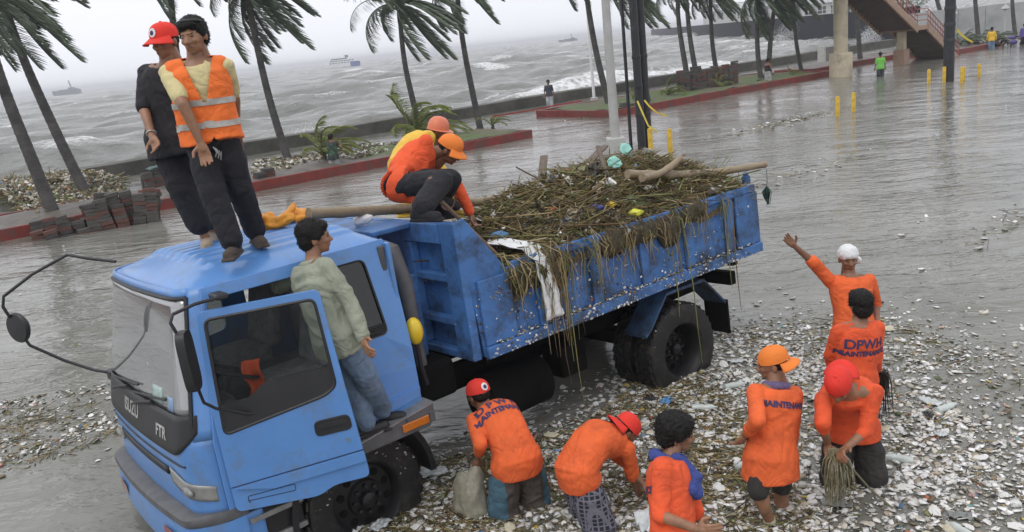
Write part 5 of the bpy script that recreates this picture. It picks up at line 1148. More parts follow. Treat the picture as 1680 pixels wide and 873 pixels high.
# --- blue towel
p = Person(JO['H'], 'young worker with thick black hair and a blue towel round the neck', 1.07)
p.make_body(92, -8, 0, curl=.6); p.shirt(M_orange2, 1.05, .024, -.16); p.trousers(M_darkp, 1.9); p.hair(.017, amp=.010)
p.print_text([('MAINTENANCE', .055)], .60, .07)
p.garment('towel', M_towel, lambda mb: ([mb.cone(p.spine(1.0) + (p.lat*math.cos(a)*.10 + p.fwd*math.sin(a)*.085)*p.sc + Vector((0,0,-.02 - .05*math.sin(a))), p.spine(1.0) + (p.lat*math.cos(a+.45)*.10 + p.fwd*math.sin(a+.45)*.085)*p.sc + Vector((0,0,-.02 - .05*math.sin(a+.45))), .038, .038) for a in np.arange(0, 6.28, .45)],
   mb.cone(p.spine(.99) + p.fwd*.06 + p.lat*.05, p.spine(.80) + p.fwd*.145 + p.lat*.02, .036, .034), mb.cone(p.spine(.99) + p.fwd*.06 - p.lat*.05, p.spine(.80) + p.fwd*.145 - p.lat*.02, .036, .034), mb.ellipsoid(p.spine(.76) + p.fwd*.155, (.052, .052, .048)), mb.cone(p.spine(.75) + p.fwd*.16, p.spine(.58) + p.fwd*.165 + p.lat*.02, .032, .044), mb.cone(p.spine(.75) + p.fwd*.155 + p.lat*.03, p.spine(.62) + p.fwd*.15 + p.lat*.07, .028, .038)), .010, .010, 11)
# --- orange cap, dark shorts
p = Person(JO['I'], 'worker in orange cap and dark shorts wading with one arm held out', 1.06)
p.make_body(-75, -8, 0, foot_az=-60, curl=.6); p.shirt(M_orange, 1.7, .03, -.24, flare=.04); p.trousers(M_darkp, .92, 'shorts', 0.); p.hair(capped=True); p.cap(M_caporg, True)
p.print_text([('MAINTENANCE', .062)], .74, .07)
p.garment('neckerchief', M_purple, lambda mb: [mb.cone(p.spine(1.0) + (p.lat*math.cos(a)*.075 + p.fwd*math.sin(a)*.075)*p.sc, p.spine(1.0) + (p.lat*math.cos(a+.5)*.075 + p.fwd*math.sin(a+.5)*.075)*p.sc, .03, .03) for a in np.arange(0, 6.28, .5)], .010, .008, 14)
k = MB(); a_, b_ = p.J['knee_l'], p.J['ankle_l']; k.tube([a_.lerp(b_, .80), a_.lerp(b_, .98)], [.047, .045], 12); k.build('sock', cloth('pale_sock', (.5, .47, .33)), p.root, smooth=True)
# --- facing worker with weeds
p = Person(JO['J'], 'worker in red cap stooping forward with both hands full of dripping weeds', 1.06)
p.bend = -p.fwd*.08; p.make_body(215, -48, 0, curl=1.0); p.shirt(M_orange2, 1.25, .024, -.12); p.trousers(M_darkp, 1.95, loose=.035, wr=.014); p.hair(capped=True); p.cap(M_capred, True)
WEED = p.base + (p.J['hand_l'] + p.J['hand_r'])/2
# --- back turned, DPWH print
p = Person(JO['K'], 'bareheaded worker with back turned and dark lettering on the orange shirt', 1.05)
p.make_body(-5, 0, 0); p.shirt(M_orange2, 1.6, .024, -.2); p.trousers(M_darkp, 1.9, loose=.02); p.hair(.010, low=.02); p.print_text([('DPWH', .118), ('MAINTENANCE', .062)], .70, .085)
WEED2 = p.base + p.J['wrist_r']
# --- waving worker
p = Person(JO['L'], 'worker in white headcloth raising one open hand behind the others', 1.1, M_skin2)
p.make_body(188, -3, 0, curl=.12); p.shirt(M_orange, .98, .022, -.2); p.trousers(M_darkp, 1.9); p.hair(capped=True)
p.garment('sleeve', M_orange, lambda mb: (mb.cone(p.J['elbow_r'], p.J['elbow_r'].lerp(p.J['wrist_r'], .15), .062*p.sc, .056*p.sc)), .011, .004, 9)
p.garment('headcloth', M_white, lambda mb: (mb.ellipsoid(p.P(0, -.014, .055), (.094*p.sc, .108*p.sc, .082*p.sc), p.H, 20, 14), mb.cone(p.P(-.06, -.09, .02), p.P(-.13, -.13, -.07), .03, .035), mb.cone(p.P(-.05, -.10, .02), p.P(-.09, -.15, -.10), .025, .03)), .010, .007, 16)

# --- bystanders further off (standing figures from one recipe)
def stander(x, y, h, face, label, shirt_m, pants_m, sleeve=.9, arms=None, vox=.02, z=-.25, leg=1.9, shirtless=False, hairy=True, skin=None):
    sc = h/1.66; f = Vector((math.sin(rad(face)), math.cos(rad(face)), 0)); r = Vector((f.y, -f.x, 0)); B = Vector((x, y, z))
    J = {'base': B, 'pelvis': B + Vector((0,0,.88*sc)), 'neck': B + Vector((0,0,1.38*sc)) + f*.02, 'head': B + Vector((0,0,1.54*sc)) + f*.04}
    for k, g in (('_r', 1), ('_l', -1)):
        J['shoulder'+k] = J['neck'] + r*g*.175*sc + Vector((0,0,-.055*sc)); J['hip'+k] = J['pelvis'] + r*g*.095*sc
        J['knee'+k] = J['hip'+k] + Vector((0,0,-.40*sc)) + f*.05*(1 if g > 0 else -.3); J['ankle'+k] = J['hip'+k] + Vector((0,0,-.80*sc)) + f*.08*(-1 if g > 0 else 1)
        if arms == 'camera': J['elbow'+k] = J['shoulder'+k] + (Vector((0,0,-.2)) + f*.15 + r*g*.10)*sc; J['wrist'+k] = J['elbow'+k] + (Vector((0,0,.18)) + f*.14 - r*g*.10)*sc
        elif arms == 'grip': J['elbow'+k] = J['shoulder'+k] + (Vector((0,0,-.2)) + f*.18 + r*g*.04)*sc; J['wrist'+k] = J['elbow'+k] + (Vector((0,0,.02)) + f*.24 - r*g*.02)*sc
        else: J['elbow'+k] = J['shoulder'+k] + (Vector((0,0,-.27)) + r*g*.07)*sc; J['wrist'+k] = J['elbow'+k] + (Vector((0,0,-.23)) + f*.07 + r*g*.02)*sc
    q = Person(J, label, sc, skin or M_skin2, vox=vox); q.make_body(face, -5)
    if not shirtless: q.shirt(shirt_m, sleeve, .024, -.16)
    q.trousers(pants_m, leg, loose=.03)
    if hairy: q.hair(.004)
    return q
q = stander(-5.75, 29.4, 1.62, 20, 'bystander in dark vest holding up a camera by the bushy young palm', cloth('dark_green_vest', (.03, .04, .035), .4, dirt=(.06, .22, .10), damt=.4, dscale=5), cloth('grey_shorts', (.28, .28, .29), .2), .3, 'camera', z=-.12, leg=1.2)
q = stander(3.2, 49.9, 1.72, 200, 'man in dark shirt and pale trousers walking along the seawall', cloth('slate_shirt', (.05, .055, .07), .2), cloth('pale_trousers', (.42, .44, .46), .15), .9, z=-.1)
q = stander(15.0, 46.9, 1.55, 60, 'bareback man in grey shorts with a dark sling, on the island kerb', M_blackt, cloth('pale_shorts', (.36, .36, .36), .15), z=.1, leg=1.3, shirtless=True)
q.garment('sling', M_blackt, lambda mb: mb.loft([q.ring(t, rx + .02, ry + .02) for t, rx, ry in ((.1, .15, .105), (.4, .152, .108), (.8, .165, .11))]), .02, .006, 7)
q = stander(20.6, 45.6, 1.62, 10, 'boy in bright green shirt wading beside the footbridge column', cloth('green_shirt', (.16, .50, .08), .1), cloth('dark_shorts', (.04, .05, .055), .2), .8, z=-.2, leg=1.3)
# ------------------------------------------------------------------ litter tools
M_lit = mat('litter', (1, 1, 1), .6, .22, 25, .3, 60, attr='Col', spec=.3)
M_litg = mat('wet_litter', (1, 1, 1), .38, .25, 25, .3, 60, attr='Col')
def tmpl_chip(n=6):
    a = np.linspace(0, 2*np.pi, n, endpoint=False)
    V = [[0, 0, .5]] + [[.62*math.cos(x), .62*math.sin(x), .42] for x in a] + [[math.cos(x), math.sin(x), 0.] for x in a] + [[.7*math.cos(x), .7*math.sin(x), -.45] for x in a]
    F = [[0, 1+i, 1+(i+1) % n] for i in range(n)]
    for r in (1, 1+n):
        for i in range(n): j = (i+1) % n; F += [[r+i, r+n+i, r+n+j], [r+i, r+n+j, r+j]]
    return np.array(V), np.array(F)
def tmpl_twig():
    V = [[x, .5*math.cos(a), .5*math.sin(a)] for x in (-1, -.3, .35, 1) for a in (0, 2.094, 4.189)]; F = []
    for r in range(3):
        for i in range(3): j = (i+1) % 3; F += [[r*3+i, r*3+3+i, r*3+3+j], [r*3+i, r*3+3+j, r*3+j]]
    return np.array(V), np.array(F)
def tmpl_film(n=4):
    V = [[(i/n-.5)*2, (j/n-.5)*2, 0] for i in range(n+1) for j in range(n+1)]; F = []
    for i in range(n):
        for j in range(n): a = i*(n+1)+j; F += [[a, a+1, a+n+2], [a, a+n+2, a+n+1]]
    return np.array(V), np.array(F)
def scatter(tm, pos, size, cols, rng, yaw=None, tilt=.25, jit=.22, bend=0.):
    """pos (n,3), size (n,3): instances of a template with jittered vertices; returns V, F, C"""
    V, F = tm; n = len(pos); k = len(V)
    P = np.repeat(V[None], n, 0) + rng.normal(0, jit, (n, k, 3))*np.array([1, 1, .6])
    if bend: P[:, :, 1] += bend*(P[:, :, 0]**2 - .5)*rng.normal(0, 1, (n, 1)); P[:, :, 2] += bend*.5*(P[:, :, 0]**2 - .5)*rng.normal(0, 1, (n, 1))
    P *= size[:, None, :]
    yaw = rng.uniform(0, 2*np.pi, n) if yaw is None else yaw; ax = rng.normal(0, tilt, n); ay = rng.normal(0, tilt, n)
    c, s = np.cos(ax)[:, None], np.sin(ax)[:, None]; y, z = P[:, :, 1]*c - P[:, :, 2]*s, P[:, :, 1]*s + P[:, :, 2]*c
    c, s = np.cos(ay)[:, None], np.sin(ay)[:, None]; x, z = P[:, :, 0]*c + z*s, -P[:, :, 0]*s + z*c
    c, s = np.cos(yaw)[:, None], np.sin(yaw)[:, None]; X, Y = x*c - y*s, x*s + y*c
    P = np.stack([X, Y, z], -1) + pos[:, None, :]
    return P.reshape(-1, 3), (F[None] + (np.arange(n)*k)[:, None, None]).reshape(-1, 3), np.repeat(cols, k, 0)
def merge(parts):
    V, F, C, o = [], [], [], 0
    for v, f, c in parts: V.append(v); F.append(f + o); C.append(c); o += len(v)
    return np.concatenate(V), np.concatenate(F), np.concatenate(C)
PAL = np.array([(.62,.61,.57),(.72,.72,.70),(.50,.47,.40),(.36,.31,.23),(.20,.15,.09),(.09,.07,.045),(.05,.045,.035),(.10,.12,.05),(.24,.25,.13),(.42,.12,.05),(.10,.20,.34),(.10,.30,.30),(.50,.38,.08),(.45,.30,.28)])
PW = np.array([.33,.32,.16,.07,.04,.02,.01,.014,.012,.004,.004,.003,.005,.006]); PW = PW/PW.sum()
REED = np.array([(.34,.26,.12),(.26,.19,.085),(.17,.115,.055),(.085,.055,.032),(.20,.20,.07),(.115,.125,.045),(.42,.35,.20),(.045,.032,.022)])
RW = np.array([.17,.14,.13,.11,.17,.15,.06,.07]); RW = RW/RW.sum()
def pick(pal, w, n, rng): return pal[rng.choice(len(pal), n, p=w)] * rng.uniform(.75, 1.2, (n, 1))
def inpoly(x, y, poly):
    r = np.zeros(len(x), bool); j = len(poly) - 1
    for i in range(len(poly)):
        (xi, yi), (xj, yj) = poly[i], poly[j]; r ^= ((yi > y) != (yj > y)) & (x < (xj-xi)*(y-yi)/(yj-yi+1e-12) + xi); j = i
    return r
def fill(poly, n, rng, clump=1.2, bias=0.):
    P = np.array(poly); lo, hi = P.min(0), P.max(0); out = []; got = 0; ph = rng.uniform(0, 6, 8)
    while got < n:
        q = rng.uniform(lo, hi, (n*2, 2)); q = q[inpoly(q[:, 0], q[:, 1], poly)]
        d = .5 + .5*(np.sin(q[:, 0]*1.7*clump + ph[0] + 1.5*np.sin(q[:, 1]*1.1*clump + ph[1])) * np.sin(q[:, 1]*2.3*clump + ph[2] + 1.2*np.sin(q[:, 0]*1.9*clump + ph[3]))) + .25*np.sin(q[:, 0]*6*clump + ph[4] + 2*np.sin(q[:, 1]*3.7 + ph[6]))*np.sin(q[:, 1]*7*clump + ph[5])
        q = q[rng.uniform(0, 1, len(q)) < np.clip(d + bias, .04, 1)]; out.append(q); got += len(q)
    return np.concatenate(out)[:n]
R5 = np.random.default_rng(55)
DENSE = [(-1.3, 7.6), (-.3, 7.75), (.5, 7.9), (1.3, 9.2), (2.4, 10.2), (3.5, 10.0), (4.7, 9.7), (5.0, 8.5), (6.6, 7.4), (5.6, 4.0), (2.0, 3.6), (-2.5, 4.6), (-1.35, 6.9)]
CORE = [(-1.2, 7.2), (-.3, 7.4), (.6, 7.7), (1.4, 9.0), (2.54, 9.9), (3.2, 9.2), (3.55, 8.0), (4.2, 6.7), (4.2, 4.4), (2.0, 3.8), (-1.96, 5.2), (-1.25, 6.9)]
LEFT = [(-8.2, 9.9), (-6.23, 10.2), (-5.14, 10.44), (-4.34, 8.83), (-4.9, 8.2), (-5.55, 7.8), (-7.6, 7.9)]
WIDE = [(-14, 6), (-14, 20), (2, 24), (24, 34), (24, 14), (8, 3.5)]
def chips(q, s0, s1, z=0.006, flat=.32, w=PW, tilt=.22, p=2.2):
    n = len(q); s = s0 + (s1-s0)*R5.uniform(0, 1, n)**p; el = R5.uniform(.55, 1.0, n)
    return scatter(tmpl_chip(), np.c_[q, np.full(n, z + WL) + s*.10], np.c_[s, s*el, s*flat*R5.uniform(.5, 1.4, n)], pick(PAL, w, n, R5), R5, tilt=tilt)
def twigs(q, l0, l1, z=.008, r0=.002, r1=.006, tilt=.10):
    n = len(q); l = l0 + (l1-l0)*R5.uniform(0, 1, n)**2.5; return scatter(tmpl_twig(), np.c_[q, np.full(n, z + WL) + R5.uniform(0, .012, n)], np.c_[l, R5.uniform(r0, r1, n)*2, R5.uniform(r0, r1, n)*2], pick(REED, RW, n, R5), R5, tilt=tilt, jit=.08, bend=.12)
DK = np.array([.05,.05,.10,.15,.19,.19,.14,.08,.03,.005,.004,.004,.004,.003]); DK /= DK.sum()
def soft(q, sd):
    j = R5.normal(0, 1, q.shape)*sd*R5.uniform(0, 1, (len(q), 1))**2; e = q + j; d = (e[:, 0] - .55)*.6 - (e[:, 1] - 8.35)*.8      # keep the dark water under the truck clear
    return np.where(((d < -.35) & (e[:, 0] < 1.4))[:, None], q, e)
WARM = [(-1.2, 7.2), (-.3, 7.4), (.6, 7.7), (1.5, 9.0), (2.0, 8.6), (2.1, 6.5), (1.9, 3.8), (-1.96, 5.2), (-1.25, 6.9)]
parts = [chips(soft(fill(CORE, 14500, R5, 1.1, -.14), .4), .005, .048, p=3.0, flat=.24), chips(soft(fill(DENSE, 19000, R5, .7, -.28), 1.2), .005, .042, p=2.6, flat=.24), chips(fill(WARM, 11000, R5, 1.5, .1), .006, .03, .003, .25, DK), chips(soft(fill(DENSE, 1500, R5, .6, .0), .6), .008, .03, .002, .2, DK),
         twigs(fill(WARM, 4600, R5, 1.1, .2), .03, .22), twigs(soft(fill(DENSE, 1500, R5, .8, 0), .5), .03, .16)]
V, F, C = merge(parts); o = fast_mesh('floating_litter', V, F, M_lit, cols=C); tag(o, 'thick floating carpet of white and brown litter round the workers', 'litter', kind='stuff')
parts = [chips(soft(fill(LEFT, 1700, R5, 1.6, -.2), 1.1), .006, .042, p=2.6, flat=.24), twigs(soft(fill(LEFT, 500, R5, 1.2, -.1), .6), .03, .18), chips(soft(fill(LEFT, 1100, R5, 1.6, -.15), .9), .006, .035, .003, .25, DK)]
V, F, C = merge(parts); o = fast_mesh('floating_litter', V, F, M_lit, cols=C); tag(o, 'patch of floating litter in front of the truck cab', 'litter', kind='stuff')
q = fill(WIDE, 230, R5, .25, -.2); parts = [chips(q, .012, .07), twigs(fill(WIDE, 70, R5, .2, -.1), .05, .3)]
for (x, y, n, sp) in ((10.2, 30.2, 260, 1.6), (4.4, 40.5, 60, 1.0), (7.6, 20.5, 90, 2.0), (8.3, 13.5, 60, 1.2)):
    a = R5.normal(0, 1, (n, 2)); q = np.array([x, y]) + np.outer(a[:, 0]*sp, [DV.x, DV.y]) + np.outer(a[:, 1]*sp*.18, [NV.x, NV.y]); parts += [chips(q[:n//2], .02, .09), twigs(q[n//2:], .08, .45)]
V, F, C = merge(parts); o = fast_mesh('floating_litter', V, F, M_lit, cols=C); tag(o, 'scattered litter drifting on the open flood water', 'litter', kind='stuff')
# washed-up rubble and litter on the promenade and the strips
def heapfill(poly, n, zf, s0, s1, w):
    q = fill(poly, n, R5, .6, .2); z = np.array([zf(x, y) for x, y in q]); s = s0 + (s1-s0)*R5.uniform(0, 1, n)**2
    return scatter(tmpl_chip(), np.c_[q, z], np.c_[s, s*R5.uniform(.5, 1, n), s*R5.uniform(.25, .8, n)], pick(PAL, w, n, R5), R5, tilt=.5)
SH = np.array([.06,.04,.13,.15,.16,.15,.10,.11,.08,.005,.003,.003,.005,.004]); SH /= SH.sum()
ISL = [(-13.4, 24.2), (-23, 37), (-18.6, 36.6), (-13.6, 30.5), (-11.4, 25.9)]; IS2 = [(-8.4, 28.4), (-9.6, 33.2), (-5.6, 35.2), (-2.0, 33.5), (-1.0, 33.6)]
parts = [heapfill(ISL, 7500, lambda x, y: .40 + .40*max(0, 1 - ((x+17)**2 + (y-31.5)**2)/22) + R5.uniform(0, .06), .02, .13, SH), heapfill(IS2, 2600, lambda x, y: .44 + R5.uniform(0, .05), .03, .13, SH)]
q = fill(ISL, 1300, R5, .6, .2); n = len(q); zz = np.array([.40 + .40*max(0, 1 - ((x+17)**2 + (y-31.5)**2)/22) for x, y in q])
parts.append(scatter(tmpl_twig(), np.c_[q, zz], np.c_[R5.uniform(.1, .6, n), R5.uniform(.01, .04, n), R5.uniform(.01, .04, n)], pick(REED, RW, n, R5), R5, tilt=.3, jit=.08, bend=.1))
V, F, C = merge(parts); o = fast_mesh('shore_debris', V, F, M_lit, cols=C); tag(o, 'rubble and driftwood washed up under the leaning palms by the seawall', 'debris', kind='stuff')

# ------------------------------------------------------------------ larger floating pieces, each on its own
M_foam = mat('white_foam', (.74, .74, .71), .8, .10, 12, .4, 60, dirt=(.45, .42, .35), dscale=9, damt=.4); M_foamb = mat('yellowed_foam', (.58, .53, .40), .8, .15, 12, .4, 60, dirt=(.32, .27, .18), dscale=9, damt=.5)
M_bag = mat('clear_bag', (.55, .58, .58), .25, .2, 12, .6, 30); M_cola = mat('orange_peel', (.60, .28, .06), .5, .2, 20); M_bluep = mat('blue_wrapper', (.10, .25, .45), .35, .2, 20)
CH = []
for k in range(10):
    V_, F_ = tmpl_chip(8); rr = np.random.default_rng(k+300); V2 = V_ + rr.normal(0, .13, V_.shape)*np.array([1, 1, .8]); V2 *= np.array([1, rr.uniform(.55, .95), rr.uniform(.28, .55)])
    me = bpy.data.meshes.new('foam_chunk'); me.from_pydata(V2.tolist(), [], F_.tolist()); me.materials.append(M_foam if k % 4 else M_foamb); CH.append(me)
q = np.concatenate([fill(CORE, 165, R5, 1.0, .2), fill(DENSE, 75, R5, .8, .1)])
for i, (x, y) in enumerate(q):
    o = bpy.data.objects.new('foam_chunk', CH[i % 10]); COL.objects.link(o); s = .03 + .05*R5.uniform()**2.4; o.scale = (s, s, s); o.location = (x, y, WL + .012 + s*.12); o.rotation_euler = (R5.normal(0, .15), R5.normal(0, .15), R5.uniform(0, 6.28))
    tag(o, 'palm-sized white foam chunk floating in the litter carpet' if i % 10 % 4 else 'palm-sized yellowed foam chunk floating in the litter carpet', 'foam chunk', 'white foam chunks in the litter carpet' if i % 10 % 4 else 'yellowed foam chunks in the litter carpet')
def crumple(name, w, h, m, loc, label, cat, seed, amp=.03, rz=0.):
    b = MB(); b.grid(lambda a, c: Vector(((a-.5)*w, (c-.5)*h, amp*(1 + noise.noise((a*5+seed, c*5, seed*.7))*2))), 14, 10); o = b.build(name, m, smooth='all'); o.location = (loc[0], loc[1], loc[2] + WL); o.rotation_euler = (0, 0, rz)
    o.modifiers.new('t', 'SOLIDIFY').thickness = .006; return tag(o, label, cat)
crumple('plastic_sheet', .26, .16, M_foam, (1.28, 7.25, .02), 'flat white plastic sheet floating behind the blue towel wearer', 'plastic sheet', 3, .015, .4)
crumple('wrapper', .14, .10, M_bluep, (1.43, 8.0, .015), 'blue wrapper floating beyond the plaid shorts', 'wrapper', 5, .012, 1.)
crumple('wrapper', .13, .12, M_cola, (1.75, 8.9, .015), 'orange brown wrapper floating near the rear wheel', 'wrapper', 8, .012, 1.)
crumple('plastic_bag', .34, .26, M_bag, (.92, 5.75, .03), 'crumpled pale plastic bag beside the plaid shorts', 'plastic bag', 9, .05, .2)
crumple('plastic_sheet', .30, .12, M_bag, (-.93, 6.95, .03), 'pale flattened plastic container floating by the front wheel', 'plastic sheet', 12, .02, .3)
BAGM = [M_bag, M_foam, mat('black_bag', (.02, .02, .022), .3, .3, 9, .5, 30), mat('grey_bag', (.22, .23, .22), .35, .2, 9, .5, 30)]
for k, (x, y) in enumerate(fill(CORE, 26, np.random.default_rng(4), 1., .1)):
    kk = k % 4; o = crumple('plastic_bag', .10 + .03*(k % 5), .07 + .02*(k % 3), BAGM[kk], (x, y, .012), ('small clear', 'small white', 'small black', 'small grey')[kk] + ' plastic bag crumpled flat in the litter carpet', 'plastic bag', 20 + k, .016, k*1.3); o['group'] = ('clear', 'white', 'black', 'grey')[kk] + ' plastic bags in the litter carpet'
crumple('plastic_bag', .28, .2, M_bag, (4.2, 6.0, .02), 'pale plastic bag drifting past the shirt-sleeved stoopers', 'plastic bag', 14, .03, 1.1)
for k, (x, y, rz) in enumerate([(3.9, 7.2, .4), (3.0, 5.3, 1.9), (1.2, 6.6, 2.6), (4.4, 5.4, .9), (2.2, 8.2, .2)] + [(x, y, x*7 % 6.28) for x, y in fill(CORE, 11, np.random.default_rng(8), 1., .2)]):
    b = MB(); b.lathe([(.012, -.13), (.034, -.12), (.036, -.02), (.030, .0), (.036, .03), (.034, .07), (.014, .10), (.014, .125)], 14, Matrix.Rotation(rad(90), 4, 'Y')); o = b.build('plastic_bottle', mat('bottle_plastic', (.50, .55, .52), .2, .1, 10, coat=.5), None, smooth=True); o.location = (x, y, WL + .02); o.rotation_euler = (0, 0, rz)
    tag(o, 'clear plastic bottle lying in the litter carpet', 'bottle', 'plastic bottles in the litter carpet')

# ------------------------------------------------------------------ garbage heap in the bed
def heap_z(u, v):
    e = max(0., 1 - (v/1.2)**2); f = min(1., max(0., (u - 2.62)/1.5)); g = min(1., max(0., (6.75 - u)/.7)); k = f*f*(3-2*f)
    return 1.72 + .18*k*min(1, g*2) + (.12 + .33*k*g)*e**.8 - .26*min(1., max(0., (.15 - v)/.6))*min(1., max(0., (5.1 - u)/.8)) + .10*noise.noise((u*1.6, v*1.8, 3)) + .05*noise.noise((u*4.5, v*4.5, 7))
M_mush = mat('wet_garbage', (.060, .046, .028), .6, .6, 9, .9, 35, dirt=(.13, .10, .05), dscale=11, damt=.8, dist=.03)
b = MB(); b.grid(lambda a, c: U(2.61 + 4.02*a, -1.10 + 2.28*c, heap_z(2.61 + 4.02*a, -1.10 + 2.28*c) + .03*noise.noise((a*60, c*35, 1)) - (.14*max(0, c-.95)/.05)), 130, 70)
hp = b.build('garbage_heap', M_mush, smooth='all'); hp.matrix_world = TM; tag(hp, 'tall heap of wet reeds, twigs and plastic filling the truck bed', 'garbage heap', kind='stuff')
def on_heap(n, rng, dz=.02, k=None):
    u = 2.65 + 3.95*rng.uniform(0, 1, n); v = -1.05 + 2.22*rng.uniform(0, 1, n)
    return np.array([[-a, c, heap_z(a, c) + dz*rng.uniform(.0, 1.6)] for a, c in zip(u, v)])
n = 18000; P_ = on_heap(n, R5, .065); l = .03 + .20*R5.uniform(0, 1, n)**2.6; r_ = R5.uniform(.002, .0065, n)
parts = [scatter(tmpl_twig(), P_, np.c_[l, r_*1.6, r_*1.6], pick(REED, RW, n, R5), R5, tilt=.33, jit=.10, bend=.22)]
n = 130; P_ = on_heap(n, R5, .09); l = R5.uniform(.25, .55, n); r_ = R5.uniform(.006, .015, n); parts.append(scatter(tmpl_twig(), P_, np.c_[l, r_*1.6, r_*1.6], pick(REED, RW, n, R5), R5, tilt=.16, jit=.05, bend=.08))
V, F, C = merge(parts); o = fast_mesh('reed_litter', V, F, M_lit, hp, cols=C); o['kind'] = 'stuff'
n = 4200; P_ = on_heap(n, R5, .06); s = .008 + .035*R5.uniform(0, 1, n)**2; parts = [scatter(tmpl_chip(), P_, np.c_[s, s*.7, s*.35], pick(PAL, PW*.22 + DK*.78, n, R5), R5, tilt=.5)]
n = 260; P_ = on_heap(n, R5, .08); s = .03 + .085*R5.uniform(0, 1, n)**2; parts.append(scatter(tmpl_film(), P_, np.c_[s, s*.6, s*.5], pick(PAL, PW*.35 + DK*.65, n, R5), R5, tilt=.6, jit=.35))
# specks splashed over the bed side, rails and tyres
n = 1000; u = R5.uniform(2.62, 6.6, n); u = np.where(R5.uniform(0, 1, n) < .7, R5.choice([2.75, 3.1, 3.45, 3.9, 4.4, 5.1, 5.5, 6.1], n) + R5.normal(0, .12, n), u); z = 1.20 + .62*R5.uniform(0, 1, n)**2.2; P_ = np.c_[-u, np.where(z < 1.3, 1.218, np.where(R5.uniform(0, 1, n) < .3, 1.198, 1.16)), z]; s = .003 + .016*R5.uniform(0, 1, n)**2.5
parts.append(scatter(tmpl_chip(), P_, np.c_[s, np.full(n, .004), s*1.3], pick(PAL, PW*.6 + DK*.4, n, R5), R5, yaw=np.zeros(n), tilt=.1))
n = 420; u = R5.uniform(2.7, 6.5, n); s = R5.uniform(.004, .022, n); parts.append(scatter(tmpl_chip(), np.c_[-u, R5.uniform(1.165, 1.22, n), np.full(n, 1.305) + R5.uniform(0, .02, n)], np.c_[s, s*.8, s*.5], pick(PAL, PW*.4 + DK*.6, n, R5), R5))
n = 260; a = R5.uniform(.15, 3.0, n); rr = .53*R5.uniform(.62, 1.02, n); P_ = np.c_[-(np.where(R5.uniform(0, 1, n) < .5, 1.255, 5.19) + rr*np.cos(a)), R5.uniform(1.10, 1.145, n) + np.where(rr > .5, -.1, .0), .46 + rr*np.sin(a)]; s = R5.uniform(.004, .014, n); parts.append(scatter(tmpl_chip(), P_, np.c_[s, s, s*.6], pick(PAL, PW*.7 + DK*.3, n, R5), R5))
V, F, C = merge(parts); o = fast_mesh('plastic_litter', V, F, M_lit, hp, cols=C); o['kind'] = 'stuff'
# weeds hanging over the side
b = MB(); cols = []; rnd = random.Random(5)
def strand(u, z0, L, r, spread=.05, v0=1.15):
    pts = [U(u, v0 - .22, z0 + .02), U(u + rnd.gauss(0, .02), v0, z0 + .05), U(u + rnd.gauss(0, spread), 1.215 + rnd.uniform(0, .05), z0 - .05)]
    uu = pts[-1]
    for i in range(1, 5): uu = uu + Vector((rnd.gauss(0, spread*.5), rnd.gauss(.003, .008), -L/4)); uu.y = max(uu.y, 1.215); pts.append(uu.copy())
    k0 = len(b.v); b.tube(pts, [r, r, r, r, r*.9, r*.8, r*.4], 4); c = random.Random(len(b.v)).choices(REED.tolist(), RW.tolist())[0]; cols.extend([c]*(len(b.v) - k0))
for c_, sd, m, L in ((3.1, .10, 24, .35), (3.48, .10, 55, .75), (3.75, .10, 16, .4), (4.0, .05, 12, .5), (4.4, .10, 22, .4), (4.85, .08, 10, .3), (5.15, .07, 14, .5), (5.62, .04, 9, .4), (6.02, .04, 9, .6), (4.2, .9, 80, .2)):
    for i in range(m): strand(min(6.6, max(2.9, rnd.gauss(c_, sd))), 1.90 + rnd.uniform(-.04, .12), L*rnd.uniform(.25, 1.25), rnd.uniform(.0022, .0055))
for u, L in ((3.52, 1.45), (3.42, 1.2), (5.25, 1.6), (6.08, 1.25), (5.95, .95), (3.6, 1.0), (5.1, 1.0), (3.3, .9)): strand(u, 1.92, L, .0065, .03)
me = b.mesh('hanging_weed'); a = me.color_attributes.new('Col', 'FLOAT_COLOR', 'POINT'); a.data.foreach_set('color', np.c_[np.array(cols, np.float32), np.ones(len(cols), np.float32)].ravel().astype(np.float32)); o = link('hanging_weed', me, M_litg, hp); o['kind'] = 'stuff'
# clotted weed masses on the side
M_clot = mat('weed_clot', (.085, .068, .030), .7, .6, 22, .9, 60, dirt=(.03, .024, .015), dscale=14, damt=.7, dist=.03)
for k, (u, z, ru, rz) in enumerate(((3.12, 1.80, .20, .14), (3.45, 1.78, .22, .22), (4.3, 1.86, .22, .14), (4.75, 1.86, .3, .12), (5.12, 1.80, .16, .2), (5.5, 1.9, .25, .10))):
    mb = MB(); mb.ellipsoid((0, 0, 0), (ru, .085, rz), None, 20, 14); me = remesh(mb, .022, 1); wrinkle(me, .04, 9, k+3, (1, 1, .6)); o = link('weed_clot', me, M_clot, hp, smooth='all'); o.location = U(u, 1.155, z)

